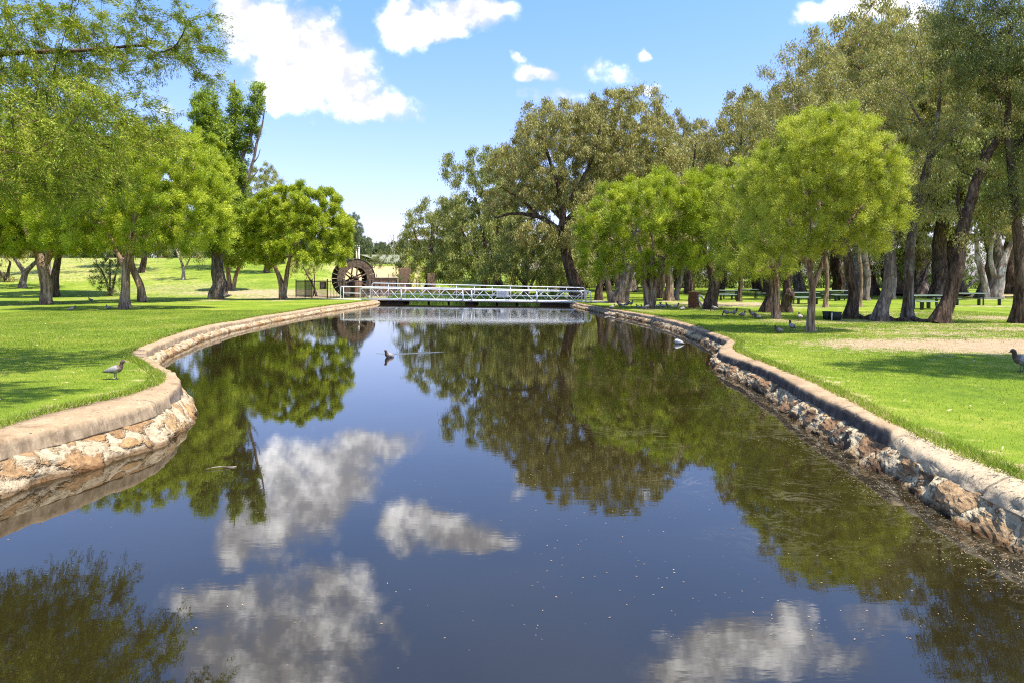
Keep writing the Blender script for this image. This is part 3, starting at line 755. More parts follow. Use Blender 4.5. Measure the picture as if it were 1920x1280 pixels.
def leaves(centres, core, rc, nper, ll, lw, rng, style):
    """tiny leaf triangles grouped on sprays; returns V,F"""
    m = len(centres)
    ks = 16 if style == 'feather' else 9 if style == 'pop' else 7
    out = centres - core; out /= np.linalg.norm(out, axis=1)[:, None] + 1e-6
    d = rng.normal(size=(m, ks, 3)); d /= np.linalg.norm(d, axis=2)[..., None]
    if style == 'feather': d = d * .8 + out[:, None] * .75 + np.array([0, 0, .38])
    elif style == 'spray': d = d * .9 + out[:, None] * .5 + np.array([.25, 0, .0])
    elif style == 'weep': d = d * .8 + out[:, None] * .55 + np.array([0, 0, -.35])
    elif style == 'gum': d = d * .95 + out[:, None] * .35 + np.array([0, 0, .1])
    else: d = d * .7 + np.array([0, 0, .75])
    d /= np.linalg.norm(d, axis=2)[..., None]
    rcs = rc * rng.uniform(.65, 1.25, (m, 1, 1))
    q = nper // ks
    t = rng.random((m, ks, q)) ** (.5 if style == 'feather' else .75)
    start = centres[:, None] - d * rcs * .25
    p = start[:, :, None] + d[:, :, None] * (t * rcs)[..., None]
    jit = rng.normal(0, 1, (m, ks, q, 3)) * rc * {'feather': .105, 'weep': .065, 'spray': .06, 'gum': .22, 'pop': .2}[style]
    p = p + jit
    if style in ('weep', 'gum', 'spray'): p[..., 2] -= (t ** 2) * rc * {'weep': .55, 'gum': .35, 'spray': .3}[style]
    ld = rng.normal(size=(m, ks, q, 3)); ld /= np.linalg.norm(ld, axis=-1)[..., None]
    if style == 'feather': ld = ld * .65 + d[:, :, None] * .9
    elif style == 'spray': ld = ld * .5 + d[:, :, None] * .9 + np.array([0, 0, -.15])
    elif style == 'weep': ld = ld * .55 + d[:, :, None] * .45 + np.array([0, 0, -.85])
    elif style == 'gum': ld = ld * .6 + np.array([0, 0, -.85])
    else: ld = ld * .9 + d[:, :, None] * .3
    ld = ld.reshape(-1, 3); p = p.reshape(-1, 3)
    ld /= np.linalg.norm(ld, axis=1)[:, None] + 1e-9
    nb = {'feather': 1.1, 'spray': .8, 'weep': .8, 'gum': .55, 'pop': .7}[style]
    tn = np.repeat((out + rng.normal(0, .35, out.shape))[:, None], ks * q, 1).reshape(-1, 3) * 1.0 + np.array([0, -.12, .6])
    sd = np.cross(ld, tn * nb + rng.normal(0, .6, ld.shape)); sd /= np.linalg.norm(sd, axis=1)[:, None] + 1e-9
    L = ll * rng.uniform(.6, 1.35, len(p))[:, None]; W = lw * rng.uniform(.7, 1.3, len(p))[:, None]
    a = p - ld * L * .5 - sd * W * .5; b = p - ld * L * .3 + sd * W * .5; c = p + ld * L * .5
    V = np.stack([a, b, c], 1).reshape(-1, 3)
    return V, np.arange(len(V)).reshape(-1, 3)

STY = {
    'paper': dict(leaf=M_PAPER, bark=M_B_PAPER, style='feather', sep=.74, rc=.80, n=1150, up=.55, shell=.36, flare=.35, ridge=.13),
    'myrtle': dict(leaf=M_PAPER2, bark=M_B_PAPER, style='feather', sep=.66, rc=.70, n=640, up=.7, shell=.42, flare=.4, ridge=.1),
    'gum': dict(leaf=M_GUM, bark=M_B_GUM, style='gum', sep=1.0, rc=.70, n=280, up=.35, shell=.75, flare=.5, ridge=.12),
    'ygum': dict(leaf=M_GUM2, bark=M_B_GUM, style='gum', sep=1.0, rc=.70, n=280, up=.35, shell=.75, flare=.5, ridge=.12),
    'pop': dict(leaf=M_POP, bark=M_B_GREY, style='pop', sep=.5, rc=.66, n=220, up=1.2, shell=.9, flare=.7, ridge=.14),
    'she': dict(leaf=M_SHE, bark=M_B_GUM, style='gum', sep=.8, rc=.8, n=360, up=.3, shell=.75, flare=.9, ridge=.12),
    'shrub': dict(leaf=M_SHRUB, bark=M_B_GUM, style='feather', sep=.5, rc=.5, n=108, up=.5, shell=.8, flare=.2, ridge=.1),
    'far': dict(leaf=M_FAR, bark=M_B_GREY, style='gum', sep=1.5, rc=1.5, n=260, up=.4, shell=.8, flare=.3, ridge=.1),
}
STATS = [0]
def tree(name, kind, D, stems, lobes, label, cat='tree', group=None, seed=1, bark=None, leaf=None, base=None, lmul=1.0, **ov):
    """stems: lists of (px, py, radius px[, metres nearer or farther]); lobes: (px, py, rx px, ry px[, depth radius m, depth offset m])"""
    s = dict(STY[kind]); s.update(ov); rng = np.random.default_rng(seed)
    k = D / FPX
    W = []
    for st in stems:
        W.append([(*(P3(q[0], q[1], D) + np.array([0, q[3] if len(q) > 3 else 0, 0])), q[2] * k * .86) for q in st])
    LB = []
    for l in lobes:
        c = P3(l[0], l[1], D); rx = l[2] * k; rz = l[3] * k
        ry = l[4] if len(l) > 4 else (rx + rz) / 2
        c[1] += l[5] if len(l) > 5 else 0
        LB.append((*c, rx, ry, rz))
    b = np.array(W[0][0][:3]); zg = float(gz(b[0], b[1]))
    for st in W:   # every stem that starts near the ground is planted in it
        if st[0][2] - zg < 1.0 and abs(st[0][2] - zg) > .02: 
            st[0] = (st[0][0], st[0][1], zg - .08, st[0][3])
    b[2] = zg
    return tree_w(name, s, b, W, LB, label, cat, group, rng, D, bark, leaf, lmul)
def tree_w(name, s, b, W, LB, label, cat, group, rng, D, bark=None, leaf=None, lmul=1.0):
    sc = max(1.0, D / 55.0)          # far trees: larger clumps, fewer leaves
    near = min(1.0, max(.55, D / 34.0))
    sep = s['sep'] * (sc if s['leaf'] is not M_FAR else 1) * near; rc = s['rc'] * (sc if s['leaf'] is not M_FAR else 1) * near
    C = sample_lobes(LB, sep, rng, s['shell'], maxn=s.get('maxn', 700), low=s.get('low', -.75)) if LB else np.zeros((0, 3))
    pos, par, rad, kids = skeleton(W, C, rng, s['up'], seg=.5 * max(1, sc * .8), tipr=s.get('tipr', .012))
    root = empty(name, tuple(b), 0, label, cat, group)
    wm = wood_mesh(pos, par, rad, kids, rng, b[2], minr=.00012 * D, flare=s['flare'], ridge=s['ridge'], big=s.get('big', .11))
    wm.V = [v - b for v in wm.V]
    wm.build('trunk', bark or s['bark'], root, True)
    if len(C):
        L = np.array(LB); core = (L[:, :3] * (L[:, 3:4])).sum(0) / L[:, 3].sum()
        core = core - np.array([0, 0, L[:, 5].mean() * .35])
        ll = {'spray': .0030, 'feather': .0025, 'weep': .0030, 'gum': .0036, 'pop': .0026}[s['style']] * D * lmul
        lw = ll * {'spray': .24, 'feather': .34, 'weep': .22, 'gum': .36, 'pop': .62}[s['style']]
        V, F = leaves(C, core, rc, int(s['n'] * s.get('dens', 1)), ll, lw, rng, s['style'])
        V = V - b
        V[:, 2] = np.maximum(V[:, 2], .03)
        STATS[0] += len(F)
        mesh_np('crown', V, F, leaf or s['leaf'], root, False)
    return root

# ================================================================== LEFT BANK TREES
GL = 'trees on the left lawn'; GB = 'trees far behind the left lawn'; GR = 'trees on the right lawn'; GG = 'gum trees in the far middle'; GBR = 'background gums behind the right lawn'
def lobe(x, y, z, rx, ry, rz): return (x, y, z, rx, ry, rz)
# the near tree whose trunk stands outside the frame, boughs hanging into the top left
s = dict(STY['myrtle']); s.update(leaf=M_OVER, style='spray', sep=.74, rc=1.0, n=540, shell=.85, up=.2, tipr=.006, maxn=2100, low=-1)
def plobe(x, y, rx, ry, D, rd):
    c = P3(x, y, D); return (c[0], c[1], c[2], rx / FPX * D, rd, ry / FPX * D)
tree_w('overhanging_tree', s, np.array([-13.6, 12.5, .47]),
       [[(-13.6, 12.5, .42, .34), (-13.4, 12.4, 2.0, .26), (-13.0, 12.2, 3.6, .20), (-12.2, 12.0, 5.2, .13)],
        [(-13.0, 12.2, 3.6, .11), (-11.4, 12.4, 5.4, .08), (-9.8, 12.8, 6.3, .055), (-8.3, 13.0, 6.4, .035), (-7.0, 13.2, 6.6, .02)],
        [(-11.4, 12.4, 5.4, .05), (-9.9, 12.4, 5.5, .035), (-8.6, 12.6, 5.3, .02), (-7.6, 12.8, 5.0, .012)],
        [(-13.0, 12.2, 3.6, .09), (-11.5, 11.2, 4.2, .06), (-9.8, 10.8, 4.5, .04), (-8.4, 10.8, 4.3, .02)],
        [(-12.2, 12.0, 5.2, .12), (-10.5, 10.4, 7.4, .09), (-7.8, 8.8, 8.5, .05), (-5.4, 7.6, 8.8, .03)]],
       [plobe(10, 120, 150, 150, 13, 2.4), plobe(90, 260, 150, 110, 12, 1.9), plobe(210, 70, 110, 60, 13, 1.5), plobe(320, 50, 85, 42, 13.5, 1.2), plobe(370, 110, 45, 42, 13.4, .8),
        plobe(230, 225, 90, 52, 12.2, 1.3), plobe(-20, 320, 110, 44, 12, 1.4), plobe(140, 305, 80, 38, 11.8, 1.1), plobe(-120, 180, 150, 140, 12.5, 2.4),
        lobe(-5.4, 7.5, 8.8, 2.4, 1.5, 1.2), lobe(-8.2, 8.0, 8.6, 2.8, 1.8, 1.4), lobe(-6.6, 7.0, 8.2, 1.8, 1.3, .9)],
       'feathery bright green tree leaning in at the top left corner of the picture', 'tree', None, np.random.default_rng(5), 16, M_B_GUM, lmul=1.35)

A = onground(235, 580)[1]
tree('paperbark_tree', 'paper', A, [[(235, 580, 11), (233, 545, 9), (236, 505, 8), (244, 450, 6), (255, 390, 4)], [(237, 510, 6), (215, 460, 4.5), (190, 410, 3)], [(240, 480, 5), (280, 440, 4), (320, 400, 3)]],
     [(255, 345, 130, 105), (345, 365, 78, 95), (165, 410, 90, 75), (375, 430, 52, 55), (300, 440, 90, 45), (205, 445, 75, 38), (120, 430, 50, 45), (410, 400, 22, 40)],
     'leafy paperbark with papery tan trunk nearest the left bank of the pond', group=GL, seed=11)
tree('paperbark_tree', 'paper', onground(268, 567)[1], [[(269, 567, 8.5), (263, 540, 7.5), (252, 512, 7), (244, 492, 6), (252, 430, 5), (275, 360, 4)]],
     [(300, 330, 110, 80), (375, 330, 50, 75), (260, 420, 90, 50)], 'paperbark whose thin trunk leans left just behind the nearest paperbark', group=GL, seed=12)
tree('paperbark_tree', 'paper', onground(88, 571)[1], [[(88, 571, 11), (86, 540, 11), (82, 505, 11), (70, 470, 8), (40, 420, 5)], [(84, 495, 7), (110, 450, 6), (130, 400, 4)]],
     [(60, 350, 150, 130), (-40, 400, 110, 90), (130, 420, 80, 60), (40, 450, 120, 32)], 'pale barked paperbark with a stout flaky trunk at the left of the lawn', group=GL, seed=13)
tree('paperbark_tree', 'paper', onground(103, 557)[1], [[(103, 557, 9), (100, 530, 8), (106, 500, 7), (112, 470, 6), (120, 400, 4)]],
     [(110, 350, 120, 110), (60, 430, 90, 40), (170, 420, 60, 50)], 'darker trunked paperbark close behind the stout flaky one', group=GL, seed=14, bark=M_B_GUM)
# poplar
PD = onground(412, 562)[1]
tree('poplar_tree', 'pop', PD, [[(412, 562, 15), (409, 530, 13), (406, 500, 12), (408, 470, 11), (416, 430, 9), (425, 380, 8), (433, 320, 6.5), (438, 260, 5), (441, 200, 3), (440, 150, 1.2)],
     [(416, 430, 6), (432, 385, 6), (446, 345, 5), (452, 300, 4.5), (468, 260, 4), (480, 215, 3), (486, 170, 1.5)],
     [(414, 420, 5), (402, 360, 4.5), (392, 290, 4), (386, 230, 3), (384, 180, 1.5)],
     [(425, 375, 3.5), (442, 340, 3.2), (456, 300, 2.5), (466, 265, 1.5)],
     [(418, 400, 5), (440, 378, 4.5), (462, 345, 4), (474, 305, 3), (482, 265, 2.6), (492, 235, 1.8), (496, 205, 1)],
     [(473, 308, 1.6), (484, 298, 1.2), (488, 280, .8)], [(478, 285, 1.5), (470, 262, 1), (472, 245, .6)], [(464, 340, 1.6), (478, 330, 1.2), (484, 318, .8)], [(450, 330, 1.6), (452, 300, 1.2), (450, 275, .8)]],
     [(386, 220, 25, 48), (400, 300, 30, 60), (378, 290, 22, 55), (432, 290, 16, 70), (440, 205, 10, 38), (450, 330, 14, 35), (470, 235, 16, 30), (485, 182, 14, 26), (480, 205, 12, 18), (410, 390, 34, 60), (438, 420, 28, 55), (415, 460, 32, 28), (445, 380, 15, 35), (462, 275, 10, 20)],
     'tall ragged poplar with upright limbs and one bare limb, grey trunk', group=GL, seed=15, big=.2, dens=1.1, maxn=1000)
tree('small_tree', 'pop', onground(433, 545)[1], [[(431, 545, 5), (428, 520, 4.5), (425, 490, 3)], [(437, 545, 4.5), (444, 515, 4), (455, 480, 3)]],
     [(448, 430, 32, 62, 2.6), (462, 465, 24, 40, 2), (430, 480, 25, 30, 2)], 'small reddish stemmed tree right behind the poplar trunk', group=GL, seed=16, bark=M_B_PAPER)
F_ = onground(530, 562)[1]
tree('paperbark_tree', 'paper', F_, [[(531, 562, 7.5), (528, 542, 6.5), (522, 515, 4.5), (510, 490, 3.5), (500, 460, 2.5)], [(531, 548, 5.5), (536, 525, 5), (540, 500, 4), (550, 460, 3), (570, 420, 2)]],
     [(555, 405, 78, 52), (505, 425, 38, 55), (612, 430, 42, 42), (560, 455, 80, 48), (640, 430, 20, 22), (490, 470, 30, 32), (620, 470, 34, 32), (600, 385, 40, 28), (540, 385, 40, 32)],
     'round paperbark with a forked trunk beside the black fence and water wheel', group=GL, seed=17)
tree('bushy_shrub', 'shrub', onground(207, 556)[1], [[(207, 556, 3), (200, 530, 2.5), (190, 505, 1.5)], [(209, 556, 2.5), (214, 525, 2), (222, 500, 1.5)], [(207, 556, 2.5), (207, 520, 2), (206, 490, 1)]],
     [(200, 520, 24, 36), (214, 535, 18, 24), (195, 500, 20, 24), (186, 520, 12, 22)], 'twiggy brown green shrub between the two front paperbark trunks', 'shrub', seed=18, dens=.7, leaf=M_SHRUB, low=-1)
tree('forked_tree', 'gum', onground(42, 541)[1], [[(42, 541, 6.5), (43, 522, 6), (47, 510, 5.5), (62, 497, 4.5), (72, 488, 3.5), (85, 460, 2)], [(46, 513, 5), (36, 498, 4.5), (28, 485, 3.5), (15, 460, 2)]],
     [(20, 450, 60, 32), (90, 450, 40, 30), (50, 420, 80, 40)], 'dark tree forking low in a wide Y at the far left', group=GL, seed=19, bark=M_B_GREY)
tree('scrubby_tree', 'gum', onground(14, 529)[1], [[(15, 529, 3.5), (14, 510, 3), (20, 492, 2)], [(12, 529, 3), (2, 512, 2.5), (-8, 498, 2)]],
     [(5, 470, 40, 25), (-20, 500, 20, 20), (12, 522, 14, 8)], 'small scrubby tree with thin stems on the far left edge', group=GL, seed=20)
tree('pale_gum_tree', 'ygum', onground(344, 525)[1], [[(344, 525, 3.6), (344, 505, 3.2), (340, 490, 2.2), (330, 470, 1.6)], [(345, 505, 2), (353, 493, 1.6), (358, 480, 1.2)]],
     [(340, 455, 35, 25), (365, 470, 20, 15)], 'slim white trunked gum on the green slope between paperbark and poplar', group=GL, seed=21, bark=M_B_TAN)
# gums in a line beyond the lawn, copied from three models
def gum_model(kind, D, seed, dens=.7, leaf=None, bark=None, shape=0):
    st = [[(960, 517 + 40, 9), (955, 500, 8), (962, 450, 7), (968, 400, 5), (965, 340, 3)], [(962, 450, 5), (925, 400, 4), (900, 350, 2.5)], [(966, 430, 5), (1005, 380, 4), (1030, 330, 2.5)]]
    lb = [[(965, 300, 75, 55), (905, 350, 55, 50), (1020, 345, 60, 55), (960, 390, 90, 45), (930, 270, 40, 35), (1000, 270, 45, 40)],
          [(960, 290, 60, 70), (920, 370, 60, 50), (1005, 390, 55, 60), (960, 440, 70, 40)],
          [(930, 330, 60, 50), (1010, 300, 55, 60), (960, 260, 45, 40), (1040, 380, 40, 40), (900, 400, 40, 40), (960, 400, 60, 40)]][shape]
    s2 = dict(STY[kind]); rng = np.random.default_rng(seed); k = D / FPX
    W = []
    for q in st: W.append([((a - 960) * k, 0 + rng.normal(0, .3) * (i > 0), (557 - b_) * k, r_ * k) for i, (a, b_, r_) in enumerate(q)])
    LB = [((a - 960) * k, rng.normal(0, 1), (557 - b_) * k, rx * k, (rx + rz) / 2 * k, rz * k) for (a, b_, rx, rz) in lb]
    s2['dens'] = dens; s2['maxn'] = 420
    return tree_w('gum_tree', s2, np.array([0., 0, 0]), W, LB, None, 'tree', None, rng, D, bark, leaf)
MOD = [gum_model('gum', 62, 101, .95, shape=0), gum_model('ygum', 62, 102, 1.0, shape=1), gum_model('gum', 62, 103, .95, bark=M_B_GREY, shape=2)]
FARM = [gum_model('far', 100, 111, 1.0, M_FAR, shape=0), gum_model('far', 100, 112, 1.0, M_FAR, shape=2)]
_used = set()
def place(model, mi, x, ytop, D, label, group, rz=0, wide=1.0, name=None, ybase=None):
    """puts a copy with its foot on the ground at distance D so its top shows at row ytop"""
    src = model[mi]
    o = src if (id(model), mi) not in _used else copy_tree(src)
    _used.add((id(model), mi))
    X = (x - 960) / FPX * D; z = float(gz(X, D))
    H = EYE - (ytop - HOR) / FPX * D - z
    h0 = {id(MOD): 14.6, id(FARM): 23.8}[id(model)]
    sc_ = H / h0
    o.location = (X, D, z - .1); o.scale = (sc_ * wide, sc_ * wide, sc_); o.rotation_euler = (0, 0, rz)
    o['label'] = label; o['category'] = 'tree'; o['group'] = group
    if name: o.name = name
    return o
for i, (x, yt, D, mi, wd, lab) in enumerate([
    (500, 330, 92, 1, .9, 'green gum filling the gap between the poplar and the round paperbark'),
    (548, 372, 150, 0, 1.1, 'distant gum behind the round paperbark, left of the water wheel'),
    (430, 400, 118, 2, 1.0, 'gum standing on the slope directly behind the poplar'),
    (300, 395, 130, 0, 1.2, 'broad gum behind the slope, seen left of the slim white trunk'),
    (205, 400, 125, 1, 1.2, 'bushy gum on the hill seen above the twiggy shrub'),
    (120, 385, 128, 2, 1.2, 'gum on the hill behind the two stout left paperbarks'),
    (264, 330, 92, 0, 1.0, 'unseen gum added behind the left leaning paperbark to shade the hill foot'),  # from here to the leafy paperbark's gum: hidden trees added to shade the slope
    (413, 330, 96, 1, 1.1, 'unseen gum added exactly behind the poplar trunk to shade the slope'),
    (90, 330, 90, 2, 1.1, 'added gum behind the stout flaky paperbark, put there to shade the hill foot'),
    (531, 385, 104, 0, 1.0, 'added gum straight behind the forked trunk of the round paperbark, shading the slope'),
    (225, 350, 100, 1, 1.1, 'added gum behind the leafy front paperbark to shade the hill, trunk hidden by it'),
    (20, 380, 122, 0, 1.3, 'gum on the hill at the very left edge of the picture')]):
    place(MOD, mi, x, yt, D, lab, GB, rz=i * 1.3, wide=wd)
for i, (x, yt, D, mi, wd, lab) in enumerate([
    (655, 405, 150, 0, .8, 'grey green hill tree rising above the water wheel, left of the twin poles'),
    (690, 448, 190, 1, 1.0, 'hazy hill tree just right of the twin poles'),
    (718, 455, 230, 0, 1.1, 'low hill tree above the pale shed roof'),
    (752, 452, 215, 1, 1.1, 'hill tree on the skyline next to the bare dead tree'),
    (625, 440, 170, 1, .9, 'hill tree half hidden behind the round paperbark crown'),
    (785, 450, 205, 0, 1.2, 'hill tree mostly hidden by the leftmost gum in the middle')]):
    place(FARM, mi, x, yt, D, lab, 'trees on the far hill', rz=i * 2.1, wide=wd)
tree('dead_tree', 'gum', 190, [[(738, 505, 1.5), (739, 480, 1.3), (738, 455, .9), (737, 438, .5)], [(738, 470, .8), (745, 455, .7), (749, 440, .4)], [(739, 478, .8), (731, 460, .7), (727, 447, .4)], [(745, 455, .5), (752, 450, .4), (756, 440, .3)], [(738, 458, .5), (733, 448, .4), (731, 440, .3)]],
     [], 'leafless dead tree on the skyline above the shed roof', seed=30, bark=M_B_TAN)
tree('leaning_tree', 'ygum', 62, [[(594, 548, 2.6), (588, 536, 2.4), (581, 525, 2), (572, 508, 1.4), (565, 495, 1)], [(588, 536, 1.4), (590, 520, 1.2), (588, 500, .8)]],
     [(566, 500, 24, 17, 1.2), (590, 498, 20, 14, 1), (548, 508, 12, 10, .8)], 'small yellow green tree leaning behind the black fence', group=GL, seed=31, dens=.55)

# ================================================================== MIDDLE GUMS BEHIND THE BRIDGE
tree('gum_tree', 'gum', 56, [[(1088, 566, 16), (1078, 540, 14), (1068, 510, 12), (1061, 475, 11), (1052, 435, 10)],
     [(1052, 435, 7), (1030, 420, 6.5), (1012, 406, 5), (985, 402, 4), (955, 400, 3), (930, 410, 2)], [(1012, 406, 3.5), (985, 380, 3), (962, 365, 2), (940, 350, 1.4)],
     [(1052, 435, 7), (1056, 395, 6), (1046, 350, 5), (1030, 300, 3.5), (1015, 250, 2)], [(1056, 395, 5), (1085, 350, 4), (1110, 300, 3), (1125, 240, 2)],
     [(1058, 420, 5), (1078, 395, 4), (1110, 385, 3), (1150, 350, 2)]],
     [(1110, 228, 46, 40, 2.6), (1165, 198, 40, 32, 2.4), (1050, 225, 40, 34, 2.4), (1005, 262, 44, 40, 2.6), (960, 315, 46, 38, 2.6), (1195, 262, 46, 40, 2.6), (1085, 285, 56, 34, 2.8), (1160, 315, 56, 36, 2.8), (990, 362, 50, 30, 2.4), (1232, 235, 34, 32, 2.2), (1245, 305, 36, 34, 2.4), (1110, 370, 66, 34, 3), (1010, 440, 60, 34, 3), (935, 375, 30, 24, 2), (1040, 335, 46, 28, 2.4)],
     'biggest spreading gum in the middle, dark crooked trunk at the right bridge end', group=GG, seed=41, dens=1.0, sep=.9, maxn=900)
tree('gum_tree', 'ygum', 68, [[(905, 548, 5), (908, 520, 5), (912, 480, 4.5), (905, 430, 4), (890, 370, 3)], [(912, 480, 3), (935, 440, 3), (950, 400, 2)], [(908, 500, 3), (880, 460, 2.5), (860, 420, 2)]],
     [(885, 335, 42, 36, 3), (850, 322, 26, 30, 2.4), (925, 375, 46, 42, 3), (860, 405, 52, 42, 3.2), (940, 445, 60, 48, 4), (850, 460, 40, 30, 3), (900, 490, 70, 38, 4), (905, 300, 35, 22, 2.5)],
     'dark stemmed gum behind the middle of the white bridge', group=GG, seed=42)
tree('gum_tree', 'ygum', 74, [[(800, 550, 5), (803, 520, 5), (808, 470, 4), (812, 420, 3)], [(805, 490, 3), (785, 460, 2.5), (775, 430, 2)]],
     [(805, 425, 42, 48, 3.5), (775, 460, 30, 45, 3), (835, 470, 55, 55, 4), (770, 500, 24, 32, 2.5), (815, 505, 55, 34, 3), (850, 400, 30, 35, 3)],
     'leftmost light green gum in the middle, beside the orange brick pillars', group=GG, seed=43)
tree('gum_tree', 'ygum', 62, [[(985, 555, 5), (982, 530, 4.5), (990, 500, 4), (985, 460, 3)], [(984, 535, 3.5), (960, 505, 3), (935, 475, 2)], [(985, 540, 3), (1010, 505, 2.5), (1025, 480, 2)]],
     [(980, 470, 60, 45, 3.5), (1030, 490, 40, 40, 3), (935, 500, 40, 34, 3), (1000, 520, 46, 24, 2.5)], 'low shady gum behind the sign on the bridge', group=GG, seed=44)
tree('gum_tree', 'ygum', 66, [[(1040, 555, 6), (1035, 520, 5), (1042, 480, 4)], [(1038, 540, 4), (1022, 505, 3), (1010, 480, 2)]],
     [(1050, 470, 50, 40, 3), (1085, 505, 40, 38, 3), (1030, 510, 34, 26, 2.5)], 'shaded gum left of the crooked trunk at the bridge end', group=GG, seed=45, bark=M_B_PAPER)
tree('gum_tree', 'gum', 72, [[(1290, 560, 7), (1288, 500, 6), (1292, 430, 5), (1285, 360, 4), (1275, 300, 3)], [(1290, 420, 3.5), (1315, 350, 3), (1325, 290, 2)], [(1288, 440, 3.5), (1260, 380, 3), (1245, 320, 2)], [(1285, 360, 2.5), (1300, 310, 2), (1305, 265, 1)]],
     [(1285, 285, 38, 32, 3), (1322, 290, 22, 36, 3), (1250, 325, 40, 40, 3), (1310, 345, 50, 45, 3.5), (1270, 400, 60, 50, 4)],
     'thin crowned gum with sky showing through, left of the round myrtle', group=GG, seed=46, dens=.6)
place(MOD, 0, 1060, 215, 76, 'tall gum crown filling in behind the biggest spreading gum, left part', GG, rz=2.9, wide=1.0)
place(MOD, 2, 1185, 205, 80, 'tall gum crown filling in behind the biggest spreading gum, right part', GG, rz=4.4, wide=1.0)
place(MOD, 1, 935, 300, 84, 'mid height gum crown behind the leftward limbs of the spreading gum', GG, rz=1.9, wide=1.1)
place(MOD, 0, 1292, 236, 86, 'slim gum crown left of the round myrtle with sky on its right', GG, rz=3.3, wide=.8)
place(MOD, 1, 1225, 300, 82, 'gum behind the flat topped paperbark, half hidden', GG, rz=2.2, wide=1.2)
place(MOD, 0, 1130, 330, 88, 'shadowy gum behind the biggest spreading gum', GG, rz=.7, wide=1.3)
place(MOD, 2, 860, 400, 96, 'background gum seen over the middle of the bridge', GG, rz=3.7, wide=1.3)
place(MOD, 1, 960, 400, 92, 'background gum behind the long white sign plate', GG, rz=5.1, wide=1.3)

# grey multi trunk gum at the bridge end
QD = onground(1152, 568)[1]
tree('grey_gum_tree', 'gum', QD, [[(1160, 568, 13), (1162, 545, 12), (1168, 515, 11), (1180, 480, 8), (1195, 430, 5)], [(1146, 567, 8), (1141, 545, 7), (1137, 522, 6), (1128, 490, 4)], [(1170, 566, 8), (1176, 535, 7), (1182, 510, 6), (1200, 470, 4)], [(1160, 540, 7), (1152, 510, 6), (1155, 470, 4)]],
     [(1180, 400, 70, 55), (1130, 440, 50, 45), (1220, 440, 50, 40)], 'grey gum with several thick trunks from one foot, right of the bridge end', group=GR, seed=51, bark=M_B_GREY)
tree('gum_tree', 'gum', onground(1122, 563)[1], [[(1124, 563, 8), (1122, 540, 7), (1126, 505, 6), (1120, 460, 4)]], [(1110, 430, 50, 45), (1140, 390, 50, 40)],
     'dark narrow trunk between the bridge end and the grey many trunked gum', group=GR, seed=52)
tree('paperbark_tree', 'paper', onground(1216, 578)[1],
     [[(1218, 578, 9), (1214, 558, 8), (1206, 530, 6), (1194, 505, 5), (1175, 480, 4), (1150, 450, 3)], [(1218, 562, 6), (1221, 530, 5), (1222, 500, 4), (1225, 450, 3)], [(1222, 565, 6), (1230, 530, 5), (1242, 495, 4), (1262, 450, 3)], [(1214, 545, 4), (1208, 500, 4), (1195, 450, 3)]],
     [(1210, 405, 85, 68), (1140, 430, 50, 60), (1265, 405, 58, 62), (1120, 465, 32, 42), (1170, 490, 60, 36), (1250, 480, 55, 36), (1225, 365, 62, 34), (1160, 385, 50, 36), (1100, 440, 16, 40)],
     'broad bright paperbark with many fluted stems, first on the right bank past the bridge', group=GR, seed=53)
for i, (x, y, stems, bk, lab) in enumerate([
    (1255, 564, [[(1254, 564, 9), (1254, 540, 8), (1252, 510, 7), (1250, 470, 6)]], M_B_PAPER, 'pale tan trunk directly behind the many stemmed paperbark'),
    (1268, 563, [[(1267, 563, 6), (1270, 540, 6), (1277, 510, 5), (1285, 470, 4)]], M_B_GREY, 'slanting grey trunk just left of the cut log'),
    (1238, 560, [[(1236, 560, 8), (1238, 530, 7), (1244, 500, 6), (1248, 460, 5)]], M_B_GUM, 'dark trunk hidden between the fluted stems and the pale tan trunk')]):
    tree('gum_tree', 'gum', onground(x, y)[1], stems, [(x, 430, 60, 50), (x + 20, 380, 45, 45)], lab, group=GR, seed=60 + i, bark=bk, dens=.7)
tree('paperbark_tree', 'paper', onground(1331, 580)[1],
     [[(1331, 580, 14), (1333, 555, 12), (1337, 535, 11), (1334, 515, 8), (1326, 490, 6), (1318, 450, 4)], [(1338, 535, 9), (1352, 518, 8), (1366, 500, 7), (1378, 470, 5), (1385, 420, 3)]],
     [(1340, 395, 60, 72), (1385, 400, 50, 85), (1350, 470, 60, 42), (1400, 460, 40, 60), (1330, 350, 40, 30)],
     'paperbark with a stubby dark trunk forking in two beside the log and ring', group=GR, seed=54, bark=M_B_GUM)
tree('myrtle_tree', 'myrtle', onground(1456, 598)[1],
     [[(1456, 598, 8.5), (1455, 575, 8), (1453, 545, 7.5), (1452, 515, 7), (1445, 480, 5), (1425, 430, 3.5)], [(1453, 520, 5), (1468, 485, 4), (1475, 450, 3)]],
     [(1395, 380, 62, 72), (1430, 430, 62, 75), (1375, 430, 40, 60), (1440, 350, 50, 60), (1400, 490, 62, 42), (1450, 500, 40, 30)],
     'weeping myrtle with a straight pale trunk, partly hidden by the round one', group=GR, seed=55, bark=M_B_PAPER)
RD = onground(1521, 622)[1]
